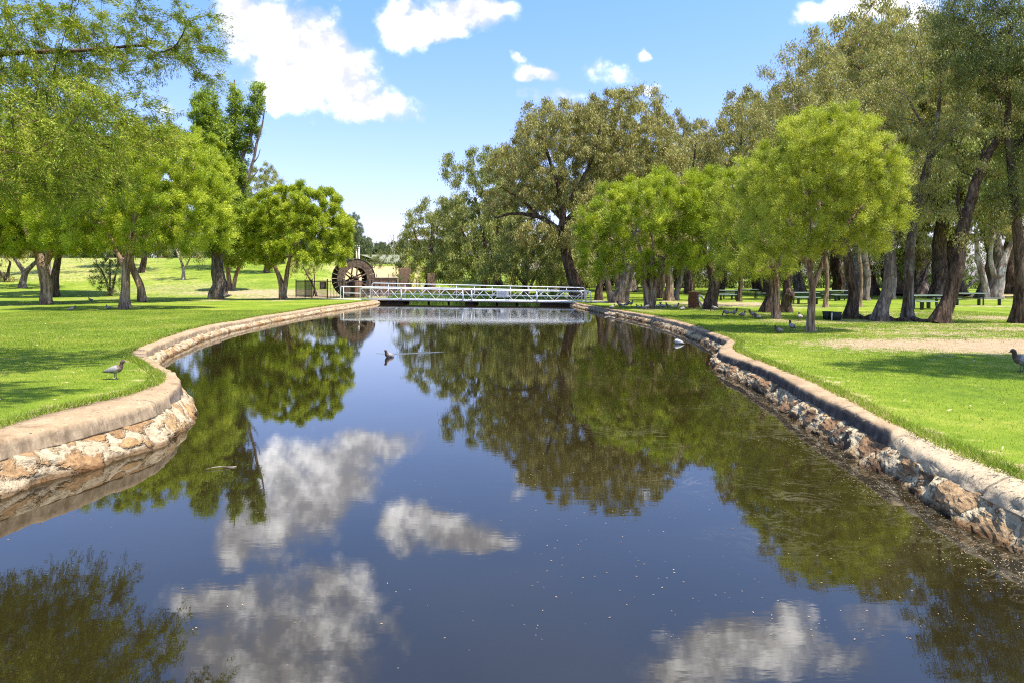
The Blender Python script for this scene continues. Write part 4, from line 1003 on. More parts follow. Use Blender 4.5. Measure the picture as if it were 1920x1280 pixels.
tree('myrtle_tree', 'myrtle', RD,
     [[(1521, 622, 9), (1520, 600, 8), (1521, 570, 7.5), (1522, 545, 7), (1519, 515, 6), (1512, 490, 4.5), (1490, 440, 3.5), (1460, 390, 2.5)],
      [(1522, 548, 6), (1534, 520, 5.5), (1545, 490, 5), (1556, 440, 4), (1568, 380, 3), (1575, 320, 2)], [(1512, 490, 3.5), (1480, 470, 3), (1440, 440, 2)], [(1519, 520, 4), (1524, 470, 3.5), (1520, 400, 3), (1515, 330, 2)], [(1550, 470, 3), (1590, 420, 2.5), (1630, 370, 2)]],
     [(1548, 310, 118, 92), (1600, 345, 88, 88), (1480, 350, 82, 78), (1550, 255, 82, 48), (1450, 415, 48, 70), (1640, 385, 50, 62), (1540, 410, 125, 48), (1500, 455, 60, 36), (1600, 445, 65, 34), (1415, 440, 20, 40)],
     'large round lime green myrtle with a slim pale trunk near the right bank', group=GR, seed=56, n=840, sep=.62, rc=.72, maxn=1100, tipr=.008)
# burl tree and the big trunks
BD = onground(1440, 586)[1]
bt = tree('burl_tree', 'gum', BD, [[(1441, 587, 14), (1446, 565, 12), (1444, 540, 11), (1438, 515, 10), (1434, 480, 8), (1440, 430, 6)], [(1479, 587, 7), (1476, 570, 8), (1475, 550, 9), (1478, 520, 8), (1485, 480, 6)], [(1466, 587, 7), (1468, 570, 8), (1474, 555, 7)]],
     [(1440, 440, 60, 35), (1500, 440, 50, 40), (1460, 400, 60, 40)], 'dark twin trunked tree with a round woody burl, behind the straight pale trunk', group=GR, seed=57)
RU = np.random.default_rng(3)
def blob(name, c, r, mat, parent, sq=(1, 1, 1), nz=.18, k=22, f=4):
    a = np.linspace(0, PI, k); b_ = np.linspace(0, 2 * PI, 2 * k, endpoint=False)
    N_ = np.stack([np.sin(a)[:, None] * np.cos(b_)[None], np.sin(a)[:, None] * np.sin(b_)[None], np.repeat(np.cos(a)[:, None], 2 * k, 1)], -1)
    rr = r * (1 + (fbm(N_ * f + 11, 3) - .5) * 2 * nz)
    V = (N_ * rr[..., None] * np.array(sq)).reshape(-1, 3) + np.array(c)
    i = np.arange(k - 1)[:, None] * 2 * k; j = np.arange(2 * k)[None]; j2 = (j + 1) % (2 * k)
    Q = np.stack([i + j, i + 2 * k + j, i + 2 * k + j2, i + j2], -1).reshape(-1, 4)
    return mesh_np(name, V, Q, mat, parent, True)
bp = P3(1478, 553, BD) - np.array(bt.location)
blob('burl', bp + np.array([0, -.05, 0]), .27, M_B_GUM, bt, (1, 1, 1.25), .22, f=6)

def big(x, y, stems, lobes, lab, seed, bark=M_B_GUM, kind='gum', name='gum_tree', **k):
    return tree(name, kind, onground(x, y)[1], stems, lobes, lab, group=GR, seed=seed, bark=bark, **k)
big(1594, 598, [[(1595, 598, 15), (1600, 575, 12.5), (1598, 545, 11), (1590, 515, 10.5), (1587, 480, 9), (1580, 430, 7), (1590, 360, 5)]],
    [(1590, 330, 70, 50), (1570, 250, 60, 50), (1610, 480, 36, 24), (1650, 400, 50, 40)], 'thick dark leaning trunk with a swollen foot beside the black tubs', 71)
big(1652, 602, [[(1650, 602, 15), (1656, 575, 12), (1660, 545, 11.5), (1664, 510, 11), (1668, 460, 10), (1670, 410, 9), (1665, 360, 8), (1655, 300, 6)]],
    [(1660, 290, 80, 65), (1610, 220, 60, 50), (1700, 380, 55, 50), (1640, 440, 34, 26)], 'straight grey trunk with spreading roots, second big trunk right of the tubs', 72, M_B_GREY)
big(1703, 601, [[(1704, 601, 12), (1702, 570, 10), (1699, 530, 9.5), (1703, 480, 9), (1712, 430, 8.5), (1722, 380, 8), (1735, 330, 7.5), (1748, 285, 6.5), (1757, 235, 5), (1762, 180, 3), (1765, 130, 2)],
                [(1743, 300, 5), (1762, 275, 4.5), (1785, 250, 3.5), (1805, 225, 2)], [(1750, 280, 4), (1738, 245, 3.5), (1715, 210, 2.5), (1700, 180, 1.5)], [(1722, 380, 3), (1700, 350, 2.5), (1690, 320, 1.5)]],
    [(1770, 130, 72, 60), (1700, 150, 62, 56), (1815, 210, 60, 50), (1740, 70, 56, 46), (1650, 210, 60, 50), (1730, 330, 50, 45), (1690, 230, 45, 40), (1780, 300, 36, 30)], 'tall pale limbed gum leaning right with its trunk forking high up', 73, M_B_GREY, maxn=500)
big(1764, 606, [[(1762, 606, 17), (1772, 580, 14.5), (1780, 545, 13.5), (1788, 510, 13), (1797, 470, 12.5), (1805, 430, 12), (1815, 390, 11), (1828, 350, 10), (1842, 315, 9), (1860, 280, 7.5), (1885, 245, 6)], [(1805, 430, 5), (1800, 395, 4), (1790, 370, 3), (1800, 350, 2)], [(1840, 320, 4), (1838, 290, 3), (1850, 265, 2)]],
    [(1880, 220, 72, 55), (1840, 160, 72, 55), (1790, 240, 55, 45), (1850, 300, 60, 36), (1830, 390, 60, 36), (1900, 330, 45, 40), (1820, 450, 45, 22), (1775, 400, 36, 30)], 'thickest brown trunk on the right lawn, leaning right over the picnic tables', 74, maxn=520)
big(1910, 606, [[(1914, 606, 14), (1910, 570, 12), (1909, 520, 11), (1910, 470, 10), (1907, 420, 9.5), (1903, 370, 9), (1898, 320, 8.5), (1894, 270, 8), (1890, 200, 6), (1886, 140, 4)], [(1896, 290, 4), (1925, 250, 4), (1950, 200, 3)], [(1890, 200, 3.5), (1860, 160, 3), (1830, 130, 2)]],
    [(1860, 90, 88, 75), (1920, 130, 80, 90), (1800, 60, 50, 50), (1950, 260, 60, 80), (1880, 10, 100, 55), (1900, 370, 42, 50), (1780, 20, 38, 45)], 'tall dark foliaged tree on the right edge of the picture', 75, M_B_GUM, 'she', 'sheoak_tree', maxn=900, dens=1.4)
ZD = onground(1866, 561)[1]
tree('grey_gum_tree', 'gum', ZD, [[(1868, 561, 13), (1868, 535, 11), (1874, 505, 9), (1886, 480, 6), (1898, 450, 4)], [(1851, 559, 7), (1845, 530, 6.5), (1836, 500, 6), (1833, 470, 5), (1830, 430, 3)], [(1866, 520, 6), (1858, 490, 5), (1856, 465, 4), (1866, 440, 3)]],
     [(1860, 400, 60, 40), (1910, 420, 50, 35), (1815, 420, 35, 30)], 'pale grey forked gum standing beyond the picnic tables at far right', group=GR, seed=76, bark=M_B_TAN, dens=.6)
for i, (x, y, D, top, rad_, lobes, bk, lab) in enumerate([
    (1548, 577, None, 470, 5, [(1500, 170, 78, 72), (1450, 215, 52, 52), (1530, 115, 62, 45), (1545, 240, 60, 40)], M_B_PAPER, 'slender tan trunk behind the round myrtle carrying a high gum crown'),
    (1621, 564, None, 470, 9, [(1615, 110, 62, 55), (1660, 60, 45, 42), (1590, 170, 62, 55), (1650, 175, 62, 60), (1700, 100, 45, 50)], M_B_GREY, 'grey trunk between two big trunks, below the highest crown'),
    (1386, 566, None, 470, 5, [(1390, 235, 48, 42), (1360, 270, 36, 45), (1430, 270, 50, 45), (1410, 200, 32, 26), (1345, 320, 30, 40)], M_B_GUM, 'gum whose crown rises left of and behind the round myrtle'),
    (1612, 576, None, 470, 4.5, [(1640, 300, 50, 60), (1700, 330, 45, 50)], M_B_PAPER, 'thin orange tan trunk close behind the swollen leaning trunk'),
    (1672, 562, None, 460, 7, [(1690, 440, 45, 35), (1740, 230, 60, 55)], M_B_GREY, 'leaning grey trunk seen between the straight grey trunk and the next'),
    (1545, 578, 30, 470, 0, [], M_B_PAPER, '')]):
    if not lab: continue
    D = D or onground(x, y)[1]
    yb = max(l[1] for l in lobes)
    tree('gum_tree', 'gum', D, [[(x, y, rad_), (x + 2, (y + top) / 2, rad_ * .85), (x - 2, top, rad_ * .75), (x + (lobes[0][0] - x) * .4, (top + lobes[0][1]) / 2, rad_ * .6), (lobes[0][0], lobes[0][1] + 20, rad_ * .3)]],
         lobes, lab, group=GR, seed=80 + i, bark=bk, maxn=600)
for i, (x, yt, D, mi, wd, lab) in enumerate([
    (1350, 330, 78, 0, 1.1, 'background gum seen past the forked dark trunk'),
    (1420, 300, 84, 1, 1.1, 'background gum behind the burl tree'),
    (1500, 260, 74, 2, 1.1, 'background gum directly behind the round myrtle'),
    (1575, 230, 80, 0, 1.1, 'background gum between the round myrtle and the big trunks'),
    (1635, 180, 66, 1, 1.1, 'background gum rising behind the straight grey trunk'),
    (1725, 190, 70, 2, 1.2, 'background gum behind the tall forked limb'),
    (1800, 150, 62, 0, 1.0, 'background gum between the two rightmost big trunks'),
    (1900, 210, 72, 1, 1.1, 'background gum behind the right edge tree'),
    (1960, 150, 60, 2, 1.1, 'background gum cut by the right edge of the picture'),
    (1180, 380, 100, 1, 1.3, 'background gum above the grey many trunked gum'),
    (1275, 370, 104, 2, 1.3, 'background gum above the cut log'),
    (1700, 330, 105, 1, 1.4, 'low background gum above the nearer picnic table'),
    (1600, 90, 60, 2, 1.0, 'tall background gum topping the canopy behind the swollen leaning trunk'),
    (1680, 60, 64, 0, 1.0, 'highest background gum, behind the tall pale limbed one'),
    (1760, 100, 56, 1, 1.0, 'tall background gum behind the thickest brown trunk'),
    (1850, 90, 58, 2, 1.1, 'tall background gum beside the dark foliaged edge tree'),
    (1440, 190, 68, 0, .9, 'background gum peeping over the left shoulder of the round myrtle')]):
    place(MOD, mi, x, yt, D, lab, GBR, rz=i * 1.7 + .4, wide=wd)
# tree off the right of the frame, its shade lies on the lawn
s = dict(STY['she']); s.update(n=900, sep=.7, dens=1, maxn=900)
tree_w('shade_tree', s, np.array([17.5, 11.0, .4]), [[(17.5, 11, .4, .35), (17.2, 11, 3, .3), (16.5, 11, 6, .22), (15.5, 11, 9, .12)]],
       [lobe(14.8, 11.0, 10.2, 3.6, 2.3, 1.6), lobe(17.5, 11.3, 9.5, 4, 2.4, 2.2), lobe(12.0, 10.8, 10.0, 1.9, 1.3, .8), lobe(20, 11, 9, 3, 3, 2.5)],
       'dark tree beyond the right edge, seen as shade on the lawn', 'tree', None, np.random.default_rng(8), 22)
# low shrubs and thickets behind
for i, (x, y, rx, ry, D, lab) in enumerate([
    (714, 490, 26, 14, 140, 'dark round hedge bush in front of the pale shed roof'), (745, 528, 10, 12, 66, 'pale low bush beside the orange brick pillars'), (783, 530, 11, 16, 60, 'bright yellow green shrub between the brick pillars'),
    (1745, 528, 40, 16, 80, 'low olive bush behind the nearer picnic table'), (1800, 520, 40, 18, 84, 'grey green bush left of the forked grey gum'), (1905, 520, 30, 20, 82, 'bush on the dry bank at far right'),
    (1500, 545, 16, 9, 76, 'small leafy bush behind the middle picnic table'), (700, 498, 16, 9, 128, 'dark bush at the left end of the hedge')]):
    tree('shrub', 'shrub', D, [[(x, y + ry, 1.2), (x - 2, y, 1), (x - rx * .3, y - ry * .4, .6)], [(x, y + ry, 1.2), (x + rx * .3, y - ry * .3, .6)]],
         [(x, y, rx, ry), (x - rx * .5, y + ry * .25, rx * .6, ry * .7), (x + rx * .5, y + ry * .25, rx * .6, ry * .7)], lab, 'shrub', 'shrubs in the background', seed=90 + i, low=-1, shell=.6, leaf=[M_SHE, M_FAR, M_PAPER2, M_SHRUB, M_FAR, M_SHRUB, M_PAPER2, M_SHE][i])
def thicket(name, segs, leaf, label, seed, dens=150, D0=0):
    rng = np.random.default_rng(seed); LB = []
    for (x, yt, yb, rx, D) in segs:
        c = P3(x, (yt + yb) / 2, D); LB.append((c[0], c[1], c[2], rx / FPX * D, rx / FPX * D * .6, (yb - yt) / 2 / FPX * D))
    C = sample_lobes(LB, 1.5, rng, .7, maxn=1500, low=-1); Dm = np.mean([q[4] for q in segs])
    V, F = leaves(C, np.mean(C, 0), 1.4, dens, .0042 * Dm, .0013 * Dm, rng, 'gum')
    STATS[0] += len(F)
    tag(mesh_np(name, V, F, leaf), label, kind='stuff')
thicket('woodland', [(x, 415 + 14 * math.sin(x * .05), 560, 42, 108 + 6 * math.sin(x * .3)) for x in range(1060, 1760, 26)] + [(x, 462 + 10 * math.sin(x * .07), 548, 36, 100) for x in range(1760, 2100, 30)], M_SHE,  # darker leaf puts the wood's shade between the trunks into its colour
        'far wood of mixed gums closing the view behind the right lawn', 200)
thicket('woodland', [(x, 480 + 8 * math.sin(x * .06), 560, 40, 86) for x in range(790, 1080, 34)], M_GUM, 'dense dark scrub behind the bridge', 201)
thicket('woodland', [(x, 432 + 8 * math.sin(x * .11), 492, 38, 165) for x in range(-60, 660, 34)], M_FAR, 'grey green wood along the hill top at left', 202)
thicket('woodland', [(x, 458 + 5 * math.sin(x * .21), 482, 20, 260) for x in range(660, 830, 14)], M_FAR, 'hazy scrub covering the far hill', 203)
print('leaves', STATS[0])

# ================================================================== FOOTBRIDGE
br = empty('footbridge', (-3.4, 50.2, 0), 0, 'long white steel truss footbridge crossing the pond', 'footbridge')
bo = np.array([-3.4, 50.2, 0])
def bpt(u, side, z):   # u 0..1 from left to right, side 0 near 1 far
    a = P3(677, 0, 52.5)[:2]; b = P3(1091, 0, 47.9)[:2]
    p = a + (b - a) * u; d = (b - a) / np.linalg.norm(b - a); nrm = np.array([-d[1], d[0]])
    p = p + nrm * side * 1.7
    return np.array([p[0], p[1], z]) - bo
def zl(u, l, r): return l + (r - l) * u
def zd(u): return zl(u, .30, .26)
T = MB()
for side in (0, 1):
    T.tube([bpt(-.004, side, zd(0)), bpt(1, side, zd(1))], .045, 8)                                       # bottom chord
    T.tube([bpt(-.004, side, zd(0)), bpt(-.004, side, 1.05), bpt(.001, side, 1.13), bpt(.008, side, 1.16), bpt(.99, side, .98), bpt(.998, side, .95), bpt(1.0, side, .88), bpt(1, side, zd(1))], .035, 8)
    nb = 22
    for i in range(nb):
        u0, u1 = i / nb, (i + 1) / nb
        za, zb = (zl(u0, 1.12, .94), zd(u1)) if i % 2 == 0 else (zd(u0), zl(u1, 1.12, .94))
        T.tube([bpt(u0, side, za), bpt(u1, side, zb)], .019, 6)
    T.tube([bpt(0, side, .72), bpt(1, side, .62)], .014, 6)
T.build('truss', M_WHITE, br, True)
H_ = MB()   # handrails on either side
H_.tube([bpt(-.10, -.05, .30), bpt(-.10, -.05, 1.16), bpt(-.098, -.05, 1.24), bpt(-.09, -.05, 1.27), bpt(.5, -.05, 1.16), bpt(1.028, -.05, 1.03), bpt(1.036, -.05, 1.0), bpt(1.038, -.05, .93), bpt(1.038, -.05, .27)], .04, 8)
H_.tube([bpt(-.085, -.05, .30), bpt(-.085, -.05, 1.25)], .035, 8)
H_.tube([bpt(1.018, -.05, .27), bpt(1.018, -.05, 1.03)], .035, 8)
H_.tube([bpt(-.085, -.05, .78), bpt(0, -.05, .76)], .025, 8)
H_.tube([bpt(-.09, -.05, .27), bpt(0.0, -.05, .27)], .03, 6)
H_.build('handrail', M_WHITE, br, True)
H_ = MB()
H_.tube([bpt(.0, 1.06, .3), bpt(.0, 1.06, 1.40), bpt(.003, 1.06, 1.5), bpt(.01, 1.06, 1.53), bpt(.985, 1.06, 1.24), bpt(.992, 1.06, 1.2), bpt(.994, 1.06, 1.1), bpt(.994, 1.06, .3)], .032, 8)
for i in range(1, 12): H_.tube([bpt(i / 12, 1.06, .5), bpt(i / 12, 1.06, zl(i / 12, 1.53, 1.24))], .022, 6)
H_.build('handrail', M_WHITE, br, True)
for u in (.198, .485, .525, .812):
    p = MB(); p.tube([bpt(u, -.03, .25), bpt(u, -.03, zl(u, 1.2, 1.05))], .055, 8); p.build('post', M_WHITE, br, True)
D_ = MB()
V = []
for u in np.linspace(-.02, 1.01, 30):
    for sd in (.03, .97):
        for z in (.10, .19): V.append(bpt(u, sd, z + zd(u) - .2))
V = np.array(V); Q = []
for i in range(29):
    a = i * 4
    Q += [[a + 1, a + 3, a + 7, a + 5], [a, a + 4, a + 6, a + 2], [a, a + 1, a + 5, a + 4], [a + 2, a + 6, a + 7, a + 3]]
Q += [[0, 2, 3, 1], [116, 117, 119, 118]]
D_.add(V, Q); D_.build('deck', M_DECK, br)
for (u0, u1) in ((.055, .198), (.82, .955), (.487, .527)):  # dark blocks under the deck: piers, with the left abutment's shadow built solid
    p = MB(); a, b = bpt(u0, .15, 0), bpt(u1, .85, 0); c = (bpt(u0, .5, 0) + bpt(u1, .5, 0)) / 2
    dd = bpt(u1, .5, 0) - bpt(u0, .5, 0); p.box((c[0], c[1], -.13), (np.linalg.norm(dd[:2]), 1.2, .55), math.atan2(dd[1], dd[0]), .02)
    p.build('pier_shadow', M_WOODD, br)
for u in (.29, .385, .505, .61, .70):
    p = MB(); p.tube([bpt(u, .9, -.4), bpt(u, .9, .16)], .085, 10); p.build('pile', M_STEEL, br, True)
# sign plate on the truss
sg = MB(); a, b = bpt(.638, -.085, 0), bpt(.690, -.085, 0); c = (a + b) / 2; an = math.atan2(b[1] - a[1], b[0] - a[0])
sg.box((c[0], c[1], .80), (np.linalg.norm(b - a), .02, .50), an, .004)
sp_ = sg.build('sign_plate', M_SIGN, br)
sl = MB(); rr = random.Random(4)
for r_ in range(4):
    x = -.33
    while x < .3:
        wd = rr.uniform(.05, .15)
        if x + wd > .34: break
        q = c + (b - a) / np.linalg.norm(b - a) * (x + wd / 2)
        sl.box((q[0], q[1] - .013, .95 - r_ * .1), (wd, .004, .035), an); x += wd + .035
sl.build('lettering', M_SIGNT, sp_)
for (u, sgn, lab, zt) in ((-.055, 0, 'low concrete ramp at the left end of the white footbridge', .27), (1.06, 0, 'low concrete ramp at the right end of the white footbridge', .30)):
    c = bpt(u, .5, 0) + bo; an = math.atan2(bpt(1, 0, 0)[1] - bpt(0, 0, 0)[1], bpt(1, 0, 0)[0] - bpt(0, 0, 0)[0])
    e = MB(); e.box((0, 0, zt / 2 - .1), (2.0 if u < 0 else 1.7, 1.9, zt + .2), 0, .02)
    o = e.build('concrete_ramp', M_CONC); o.location = (c[0], c[1], 0); o.rotation_euler = (0, 0, an); tag(o, lab, 'ramp', 'bridge ramps')
# reeds and rough grass on the far bank behind the bridge
rng = np.random.default_rng(77)
def blades(name, X, Y, Z, hh, ww, mat, label, kind='stuff', lean=.35, seed=1):
    rng = np.random.default_rng(seed); n = len(X)
    a = rng.uniform(0, 2 * PI, n); h = hh * rng.uniform(.5, 1.25, n); l = rng.uniform(0, lean, n) * h
    dx, dy = np.cos(a), np.sin(a); b = rng.uniform(0, 2 * PI, n)
    w2 = ww * rng.uniform(.6, 1.3, n) / 2
    p0 = np.stack([X - dx * w2, Y - dy * w2, Z], -1); p1 = np.stack([X + dx * w2, Y + dy * w2, Z], -1)
    p2 = np.stack([X + np.cos(b) * l, Y + np.sin(b) * l, Z + h], -1)
    V = np.stack([p0, p1, p2], 1).reshape(-1, 3)
    return tag(mesh_np(name, V, np.arange(3 * n).reshape(-1, 3), mat), label, kind=kind)
n = 26000
X = rng.uniform(-10.2, 4.4, n); Y = rng.uniform(54.2, 60.5, n)
Yf = Y + (fbm(np.stack([X * .6, X * 0, X * 0], -1), 3) - .5) * 3
k = (Yf > 55.6); X, Y = X[k], Y[k]
hgt = .25 + .5 * fbm(np.stack([X * .7, Y * .7, X * 0], -1), 3)
blades('reeds', X, Y, np.full(len(X), -.03) + np.where(Y > 58, .2, 0), hgt, .035, M_REED, 'tall green reeds and weeds in the water behind the bridge', lean=.5, seed=3)
bk = MB(); bk.add([[-11, 56.6, -.2], [5, 56.6, -.2], [5, 59, .20], [-11, 59, .20], [5, 66, .215], [-11, 66, .215]], [[0, 1, 2, 3], [3, 2, 4, 5]])
tag(bk.build('bank', M_GROUND), 'grassy bank closing the pond behind the bridge', kind='structure')

# ================================================================== WATER WHEEL
wc = P3(663, 531, 58.5); zg = float(gz(wc[0], wc[1])); wc[2] = zg + 1.62
wr = empty('water_wheel', (wc[0], wc[1], zg), 0, 'big old brown timber water wheel standing in its frame left of the bridge', 'water wheel')
def wheel_xyz(r, a, w):   # local wheel space: axle along local -y turned by yaw
    return np.array([r * math.cos(a), w, r * math.sin(a) + wc[2] - zg])
yaw = R(33)     # axle turned to the right of the camera
cy_, sy_ = math.cos(yaw), math.sin(yaw)
def wrot(V):
    V = np.asarray(V, float); return np.c_[V[:, 0] * cy_ - V[:, 1] * sy_, V[:, 0] * sy_ + V[:, 1] * cy_, V[:, 2]]
RO, RI, HW = 1.66, .96, .62
for wq in (-HW, HW):   # two shrouds of curved planks
    S = MB(); nn = 24
    for i in range(nn):
        a0, a1 = 2 * PI * i / nn + .008, 2 * PI * (i + 1) / nn - .008
        for (r0, r1) in ((RI, RI + .2), (RI + .21, RI + .41), (RI + .42, RO)):
            j = RU.uniform(-.012, .012); tt = RU.uniform(.04, .06)
            aa = np.linspace(a0, a1, 3); V = []
            for a in aa:
                for r in (r0, r1):
                    for w_ in (wq + j - tt / 2, wq + j + tt / 2): V.append(wheel_xyz(r, a, w_))
            V = wrot(V); Q = []
            for s_ in range(2):
                b = s_ * 4; Q += [[b, b + 2, b + 6, b + 4], [b + 1, b + 5, b + 7, b + 3], [b + 2, b + 3, b + 7, b + 6], [b, b + 4, b + 5, b + 1]]
            Q += [[0, 1, 3, 2], [8, 10, 11, 9]]
            S.add(V, Q)
    S.build('shroud', M_WOODW, wr)
    sp2 = MB()
    for i in range(6):
        a = 2 * PI * i / 6 + .35
        sp2.tube(wrot([wheel_xyz(.1, a, wq), wheel_xyz(RI + .12, a + .06, wq)]), .065, 6)
    sp2.build('spokes', M_WOODW, wr)
fl_ = MB()
for i in range(28):
    a = 2 * PI * i / 28
    V = wrot([wheel_xyz(RI + .2, a, -HW), wheel_xyz(RI + .2, a, HW), wheel_xyz(RO + .03, a + .16, HW), wheel_xyz(RO + .03, a + .16, -HW),
              wheel_xyz(RI + .2, a + .03, -HW), wheel_xyz(RI + .2, a + .03, HW), wheel_xyz(RO + .03, a + .19, HW), wheel_xyz(RO + .03, a + .19, -HW)])
    fl_.add(V, [[0, 1, 2, 3], [7, 6, 5, 4], [0, 4, 5, 1], [3, 2, 6, 7], [1, 5, 6, 2], [0, 3, 7, 4]])
V = []; nn = 56
for i in range(nn):
    a = 2 * PI * i / nn
    for w_ in (-HW, HW): V.append(wheel_xyz(RI + .2, a, w_))
Q = [[2 * i, 2 * i + 1, (2 * i + 3) % (2 * nn), (2 * i + 2) % (2 * nn)] for i in range(nn)]
fl_.add(wrot(V), Q)
fl_.build('floats', M_WOODD, wr)
rm = MB()
for wq in (-HW - .05, HW + .05):
    aa = np.linspace(0, 2 * PI, 49); rm.tube(wrot([wheel_xyz(RO + .02, a, wq) for a in aa]), .028, 6, cap=False)
rm.build('rim', M_STEEL, wr, True)
ax = MB(); ax.tube(wrot([wheel_xyz(0, 0, -1.0), wheel_xyz(0, 0, 1.0)]), .10, 12); ax.tube(wrot([wheel_xyz(0, 0, -HW - .1), wheel_xyz(0, 0, -HW + .08)]), .22, 14)
ax.build('axle', M_WOODD, wr, True)
for wq in (-1.0, 1.0):
    st = MB(); c = wrot([[0, wq, 0]])[0]
    st.box((c[0], c[1], .72), (.62, .45, 1.46), yaw, .02); st.build('pillar', M_BRICKO, wr)

# ================================================================== BLACK FENCE, WALLS, PILLARS
def fence(pts, hgt, label, name='metal_fence', mat=M_DARKMET, gap=.12, rails=(.12, .92)):
    o = empty(name, (pts[0][0], pts[0][1], 0), 0, label, 'fence', 'black metal fence round the water wheel')
    o0 = np.array([pts[0][0], pts[0][1], 0])
    Bm = MB()
    for a, b in zip(pts[:-1], pts[1:]):
        a = np.array(a); b = np.array(b); L = np.linalg.norm(b - a); nb = int(L / gap)
        for i in range(1, nb):
            p = a + (b - a) * i / nb; z = float(gz(p[0], p[1]))
            Bm.tube([[p[0] - o0[0], p[1] - o0[1], z + .05], [p[0] - o0[0], p[1] - o0[1], z + hgt]], .014, 4)
        for f in rails:
            za, zb = float(gz(*a)), float(gz(*b))
            Bm.tube([[a[0] - o0[0], a[1] - o0[1], za + hgt * f], [b[0] - o0[0], b[1] - o0[1], zb + hgt * f]], .022, 4)
    Bm.build('bar_panel', mat, o)
    for p in pts:
        q = MB(); z = float(gz(*p)); q.box((p[0] - o0[0], p[1] - o0[1], z + hgt / 2 + .03), (.075, .075, hgt + .1), 0, .005); q.build('post', mat, o)
    return o
def gxy(x, D): return ((x - 960) / FPX * D, D)
fence([gxy(555, 60.5), gxy(572, 58.5), gxy(585, 56.6), gxy(614, 55.4), gxy(642, 55.2), gxy(690, 55.6)], 1.5, 'black metal bar fence enclosing the water wheel on its left and front')
fence([gxy(697, 57), gxy(711, 57.2), gxy(728, 57.4), gxy(743, 57.6), gxy(744, 62)], 1.42, 'black metal bar fence in front of the red stone wall, right of the wheel')
bs = MB(); p = gxy(608, 56.0); bs.box((0, 0, 0), (.56, .03, .58), 0, .004)
o = bs.build('notice_board', M_BROWNSIGN); o.location = (p[0], p[1] - .35, float(gz(*p)) + 1.06); tag(o, 'small red brown notice board on the black fence', 'sign')
for i in range(5):
    pass
ln = MB()
for r_ in range(5):
    ln.box((RU.uniform(-.03, .03), -.018, .2 - r_ * .1), (RU.uniform(.3, .42), .004, .025))
ln.build('lettering', M_SIGN, o)
def wallbox(name, x0, x1, D, ytop, ybot, thick, mat, lab, cap=None, group=None):
    k = D / FPX; X0, X1 = (x0 - 960) * k, (x1 - 960) * k; z0 = float(gz((X0 + X1) / 2, D)) - .1; zt = EYE - (ytop - HOR) * k
    if ybot: z0 = EYE - (ybot - HOR) * k
    o = empty(name, ((X0 + X1) / 2, D, z0), 0, lab, 'wall', group)
    m = MB(); m.box((0, 0, (zt - z0) / 2), (X1 - X0, thick, zt - z0), 0, .02); m.build('masonry', mat, o)
    if cap: c = MB(); c.box((0, 0, zt - z0 + .043), (X1 - X0 + .12, thick + .12, .08), 0, .015); c.build('capping', cap, o)
    return o
wallbox('stone_wall', 690, 745, 64, 522, None, .5, M_BRICK, 'red stone wall with a flat pale top behind the fence', M_CONC)
wallbox('garden_wall', 745, 900, 66, 541, None, .35, M_TERRA, 'long low terracotta garden wall behind the bridge rails')
wallbox('brick_pillar', 750, 771, 68, 504, None, .9, M_BRICKO, 'taller orange brick pillar hung with foliage', None, 'orange brick pillars')
wallbox('brick_pillar', 802, 816, 66, 513, None, .6, M_BRICKO, 'narrow orange brick pillar right of the yellow green shrub', None, 'orange brick pillars')
# pale path slab by the wheel
ps = MB(); V = []
for (x, D) in ((598, 53.6), (640, 52.6), (676, 52.4), (672, 54.2), (600, 55.2)): q = gxy(x, D); V.append([q[0], q[1], float(gz(*q)) + .035])
ps.add(V, [[0, 1, 2, 3, 4]] if False else [[0, 1, 2, 3]]); ps.add([V[0], V[3], V[4]], (), [[0, 1, 2]])
tag(ps.build('path', M_SLABC), 'pale concrete path leading onto the bridge', kind='structure')
# power poles
for (x, m, lab, dz) in ((668.5, M_POLEY, 'yellowish power pole, left of the pair behind the water wheel', 0), (672.5, M_POLEW, 'pale power pole, right of the pair behind the water wheel', .3)):
    D = 118; X = (x - 960) / FPX * D; z = float(gz(X, D)); zt = EYE - (463 - HOR) / FPX * D
    o = empty('power_pole', (X, D + dz, z), 0, lab, 'pole', 'twin power poles')
    t_ = MB(); t_.tube([(0, 0, -.3), (0, 0, zt - z)], [.16, .12], 10); t_.build('shaft', m, o, True)
    if dz == 0:
        c = MB(); c.box((.2, -.16, zt - z - .05), (1.0, .12, .14), 0, .01); c.box((.2, -.16, zt - z - .3), (.9, .1, .1), 0, .01); c.build('crossarm', M_STEEL, o)
        for q in (-.2, .2, .55):
            i_ = MB(); i_.tube([(q, -.16, zt - z + .02), (q, -.16, zt - z + .2)], [.06, .04], 8); i_.build('insulator', M_SIGN, o, True)
# shed on the hill
D = 150; k = D / FPX
X0, X1 = (697 - 960) * k, (742 - 960) * k; zr = EYE - (477 - HOR) * k; ze = EYE - (492 - HOR) * k; zgd = float(gz((X0 + X1) / 2, D)) - .5
o = empty('shed', ((X0 + X1) / 2, D, zgd), 0, 'low farm shed with a faded pale green sloping roof above the hedge', 'shed')
m_ = MB(); m_.box((0, 4, (ze - zgd) / 2), (X1 - X0 + 2, 8, ze - zgd), 0, .02); m_.build('wall', M_GREYROOF, o)
rf = MB(); hx = (X1 - X0) / 2 + 1.5
rf.add([[-hx - 2, 4, zr - zgd], [hx, 4, zr - zgd], [hx, -.5, ze - zgd - .3], [hx * .2, -.5, ze - zgd - .3], [hx, 8.5, ze - zgd - .3], [-hx - 2, 8.5, ze - zgd - .3], [-hx - 2, 3.9, zr - zgd - .12], [hx, 3.9, zr - zgd - .12]],
       [[0, 3, 2, 1], [1, 4, 5, 0]]); rf.build('roof', M_ROOF, o)
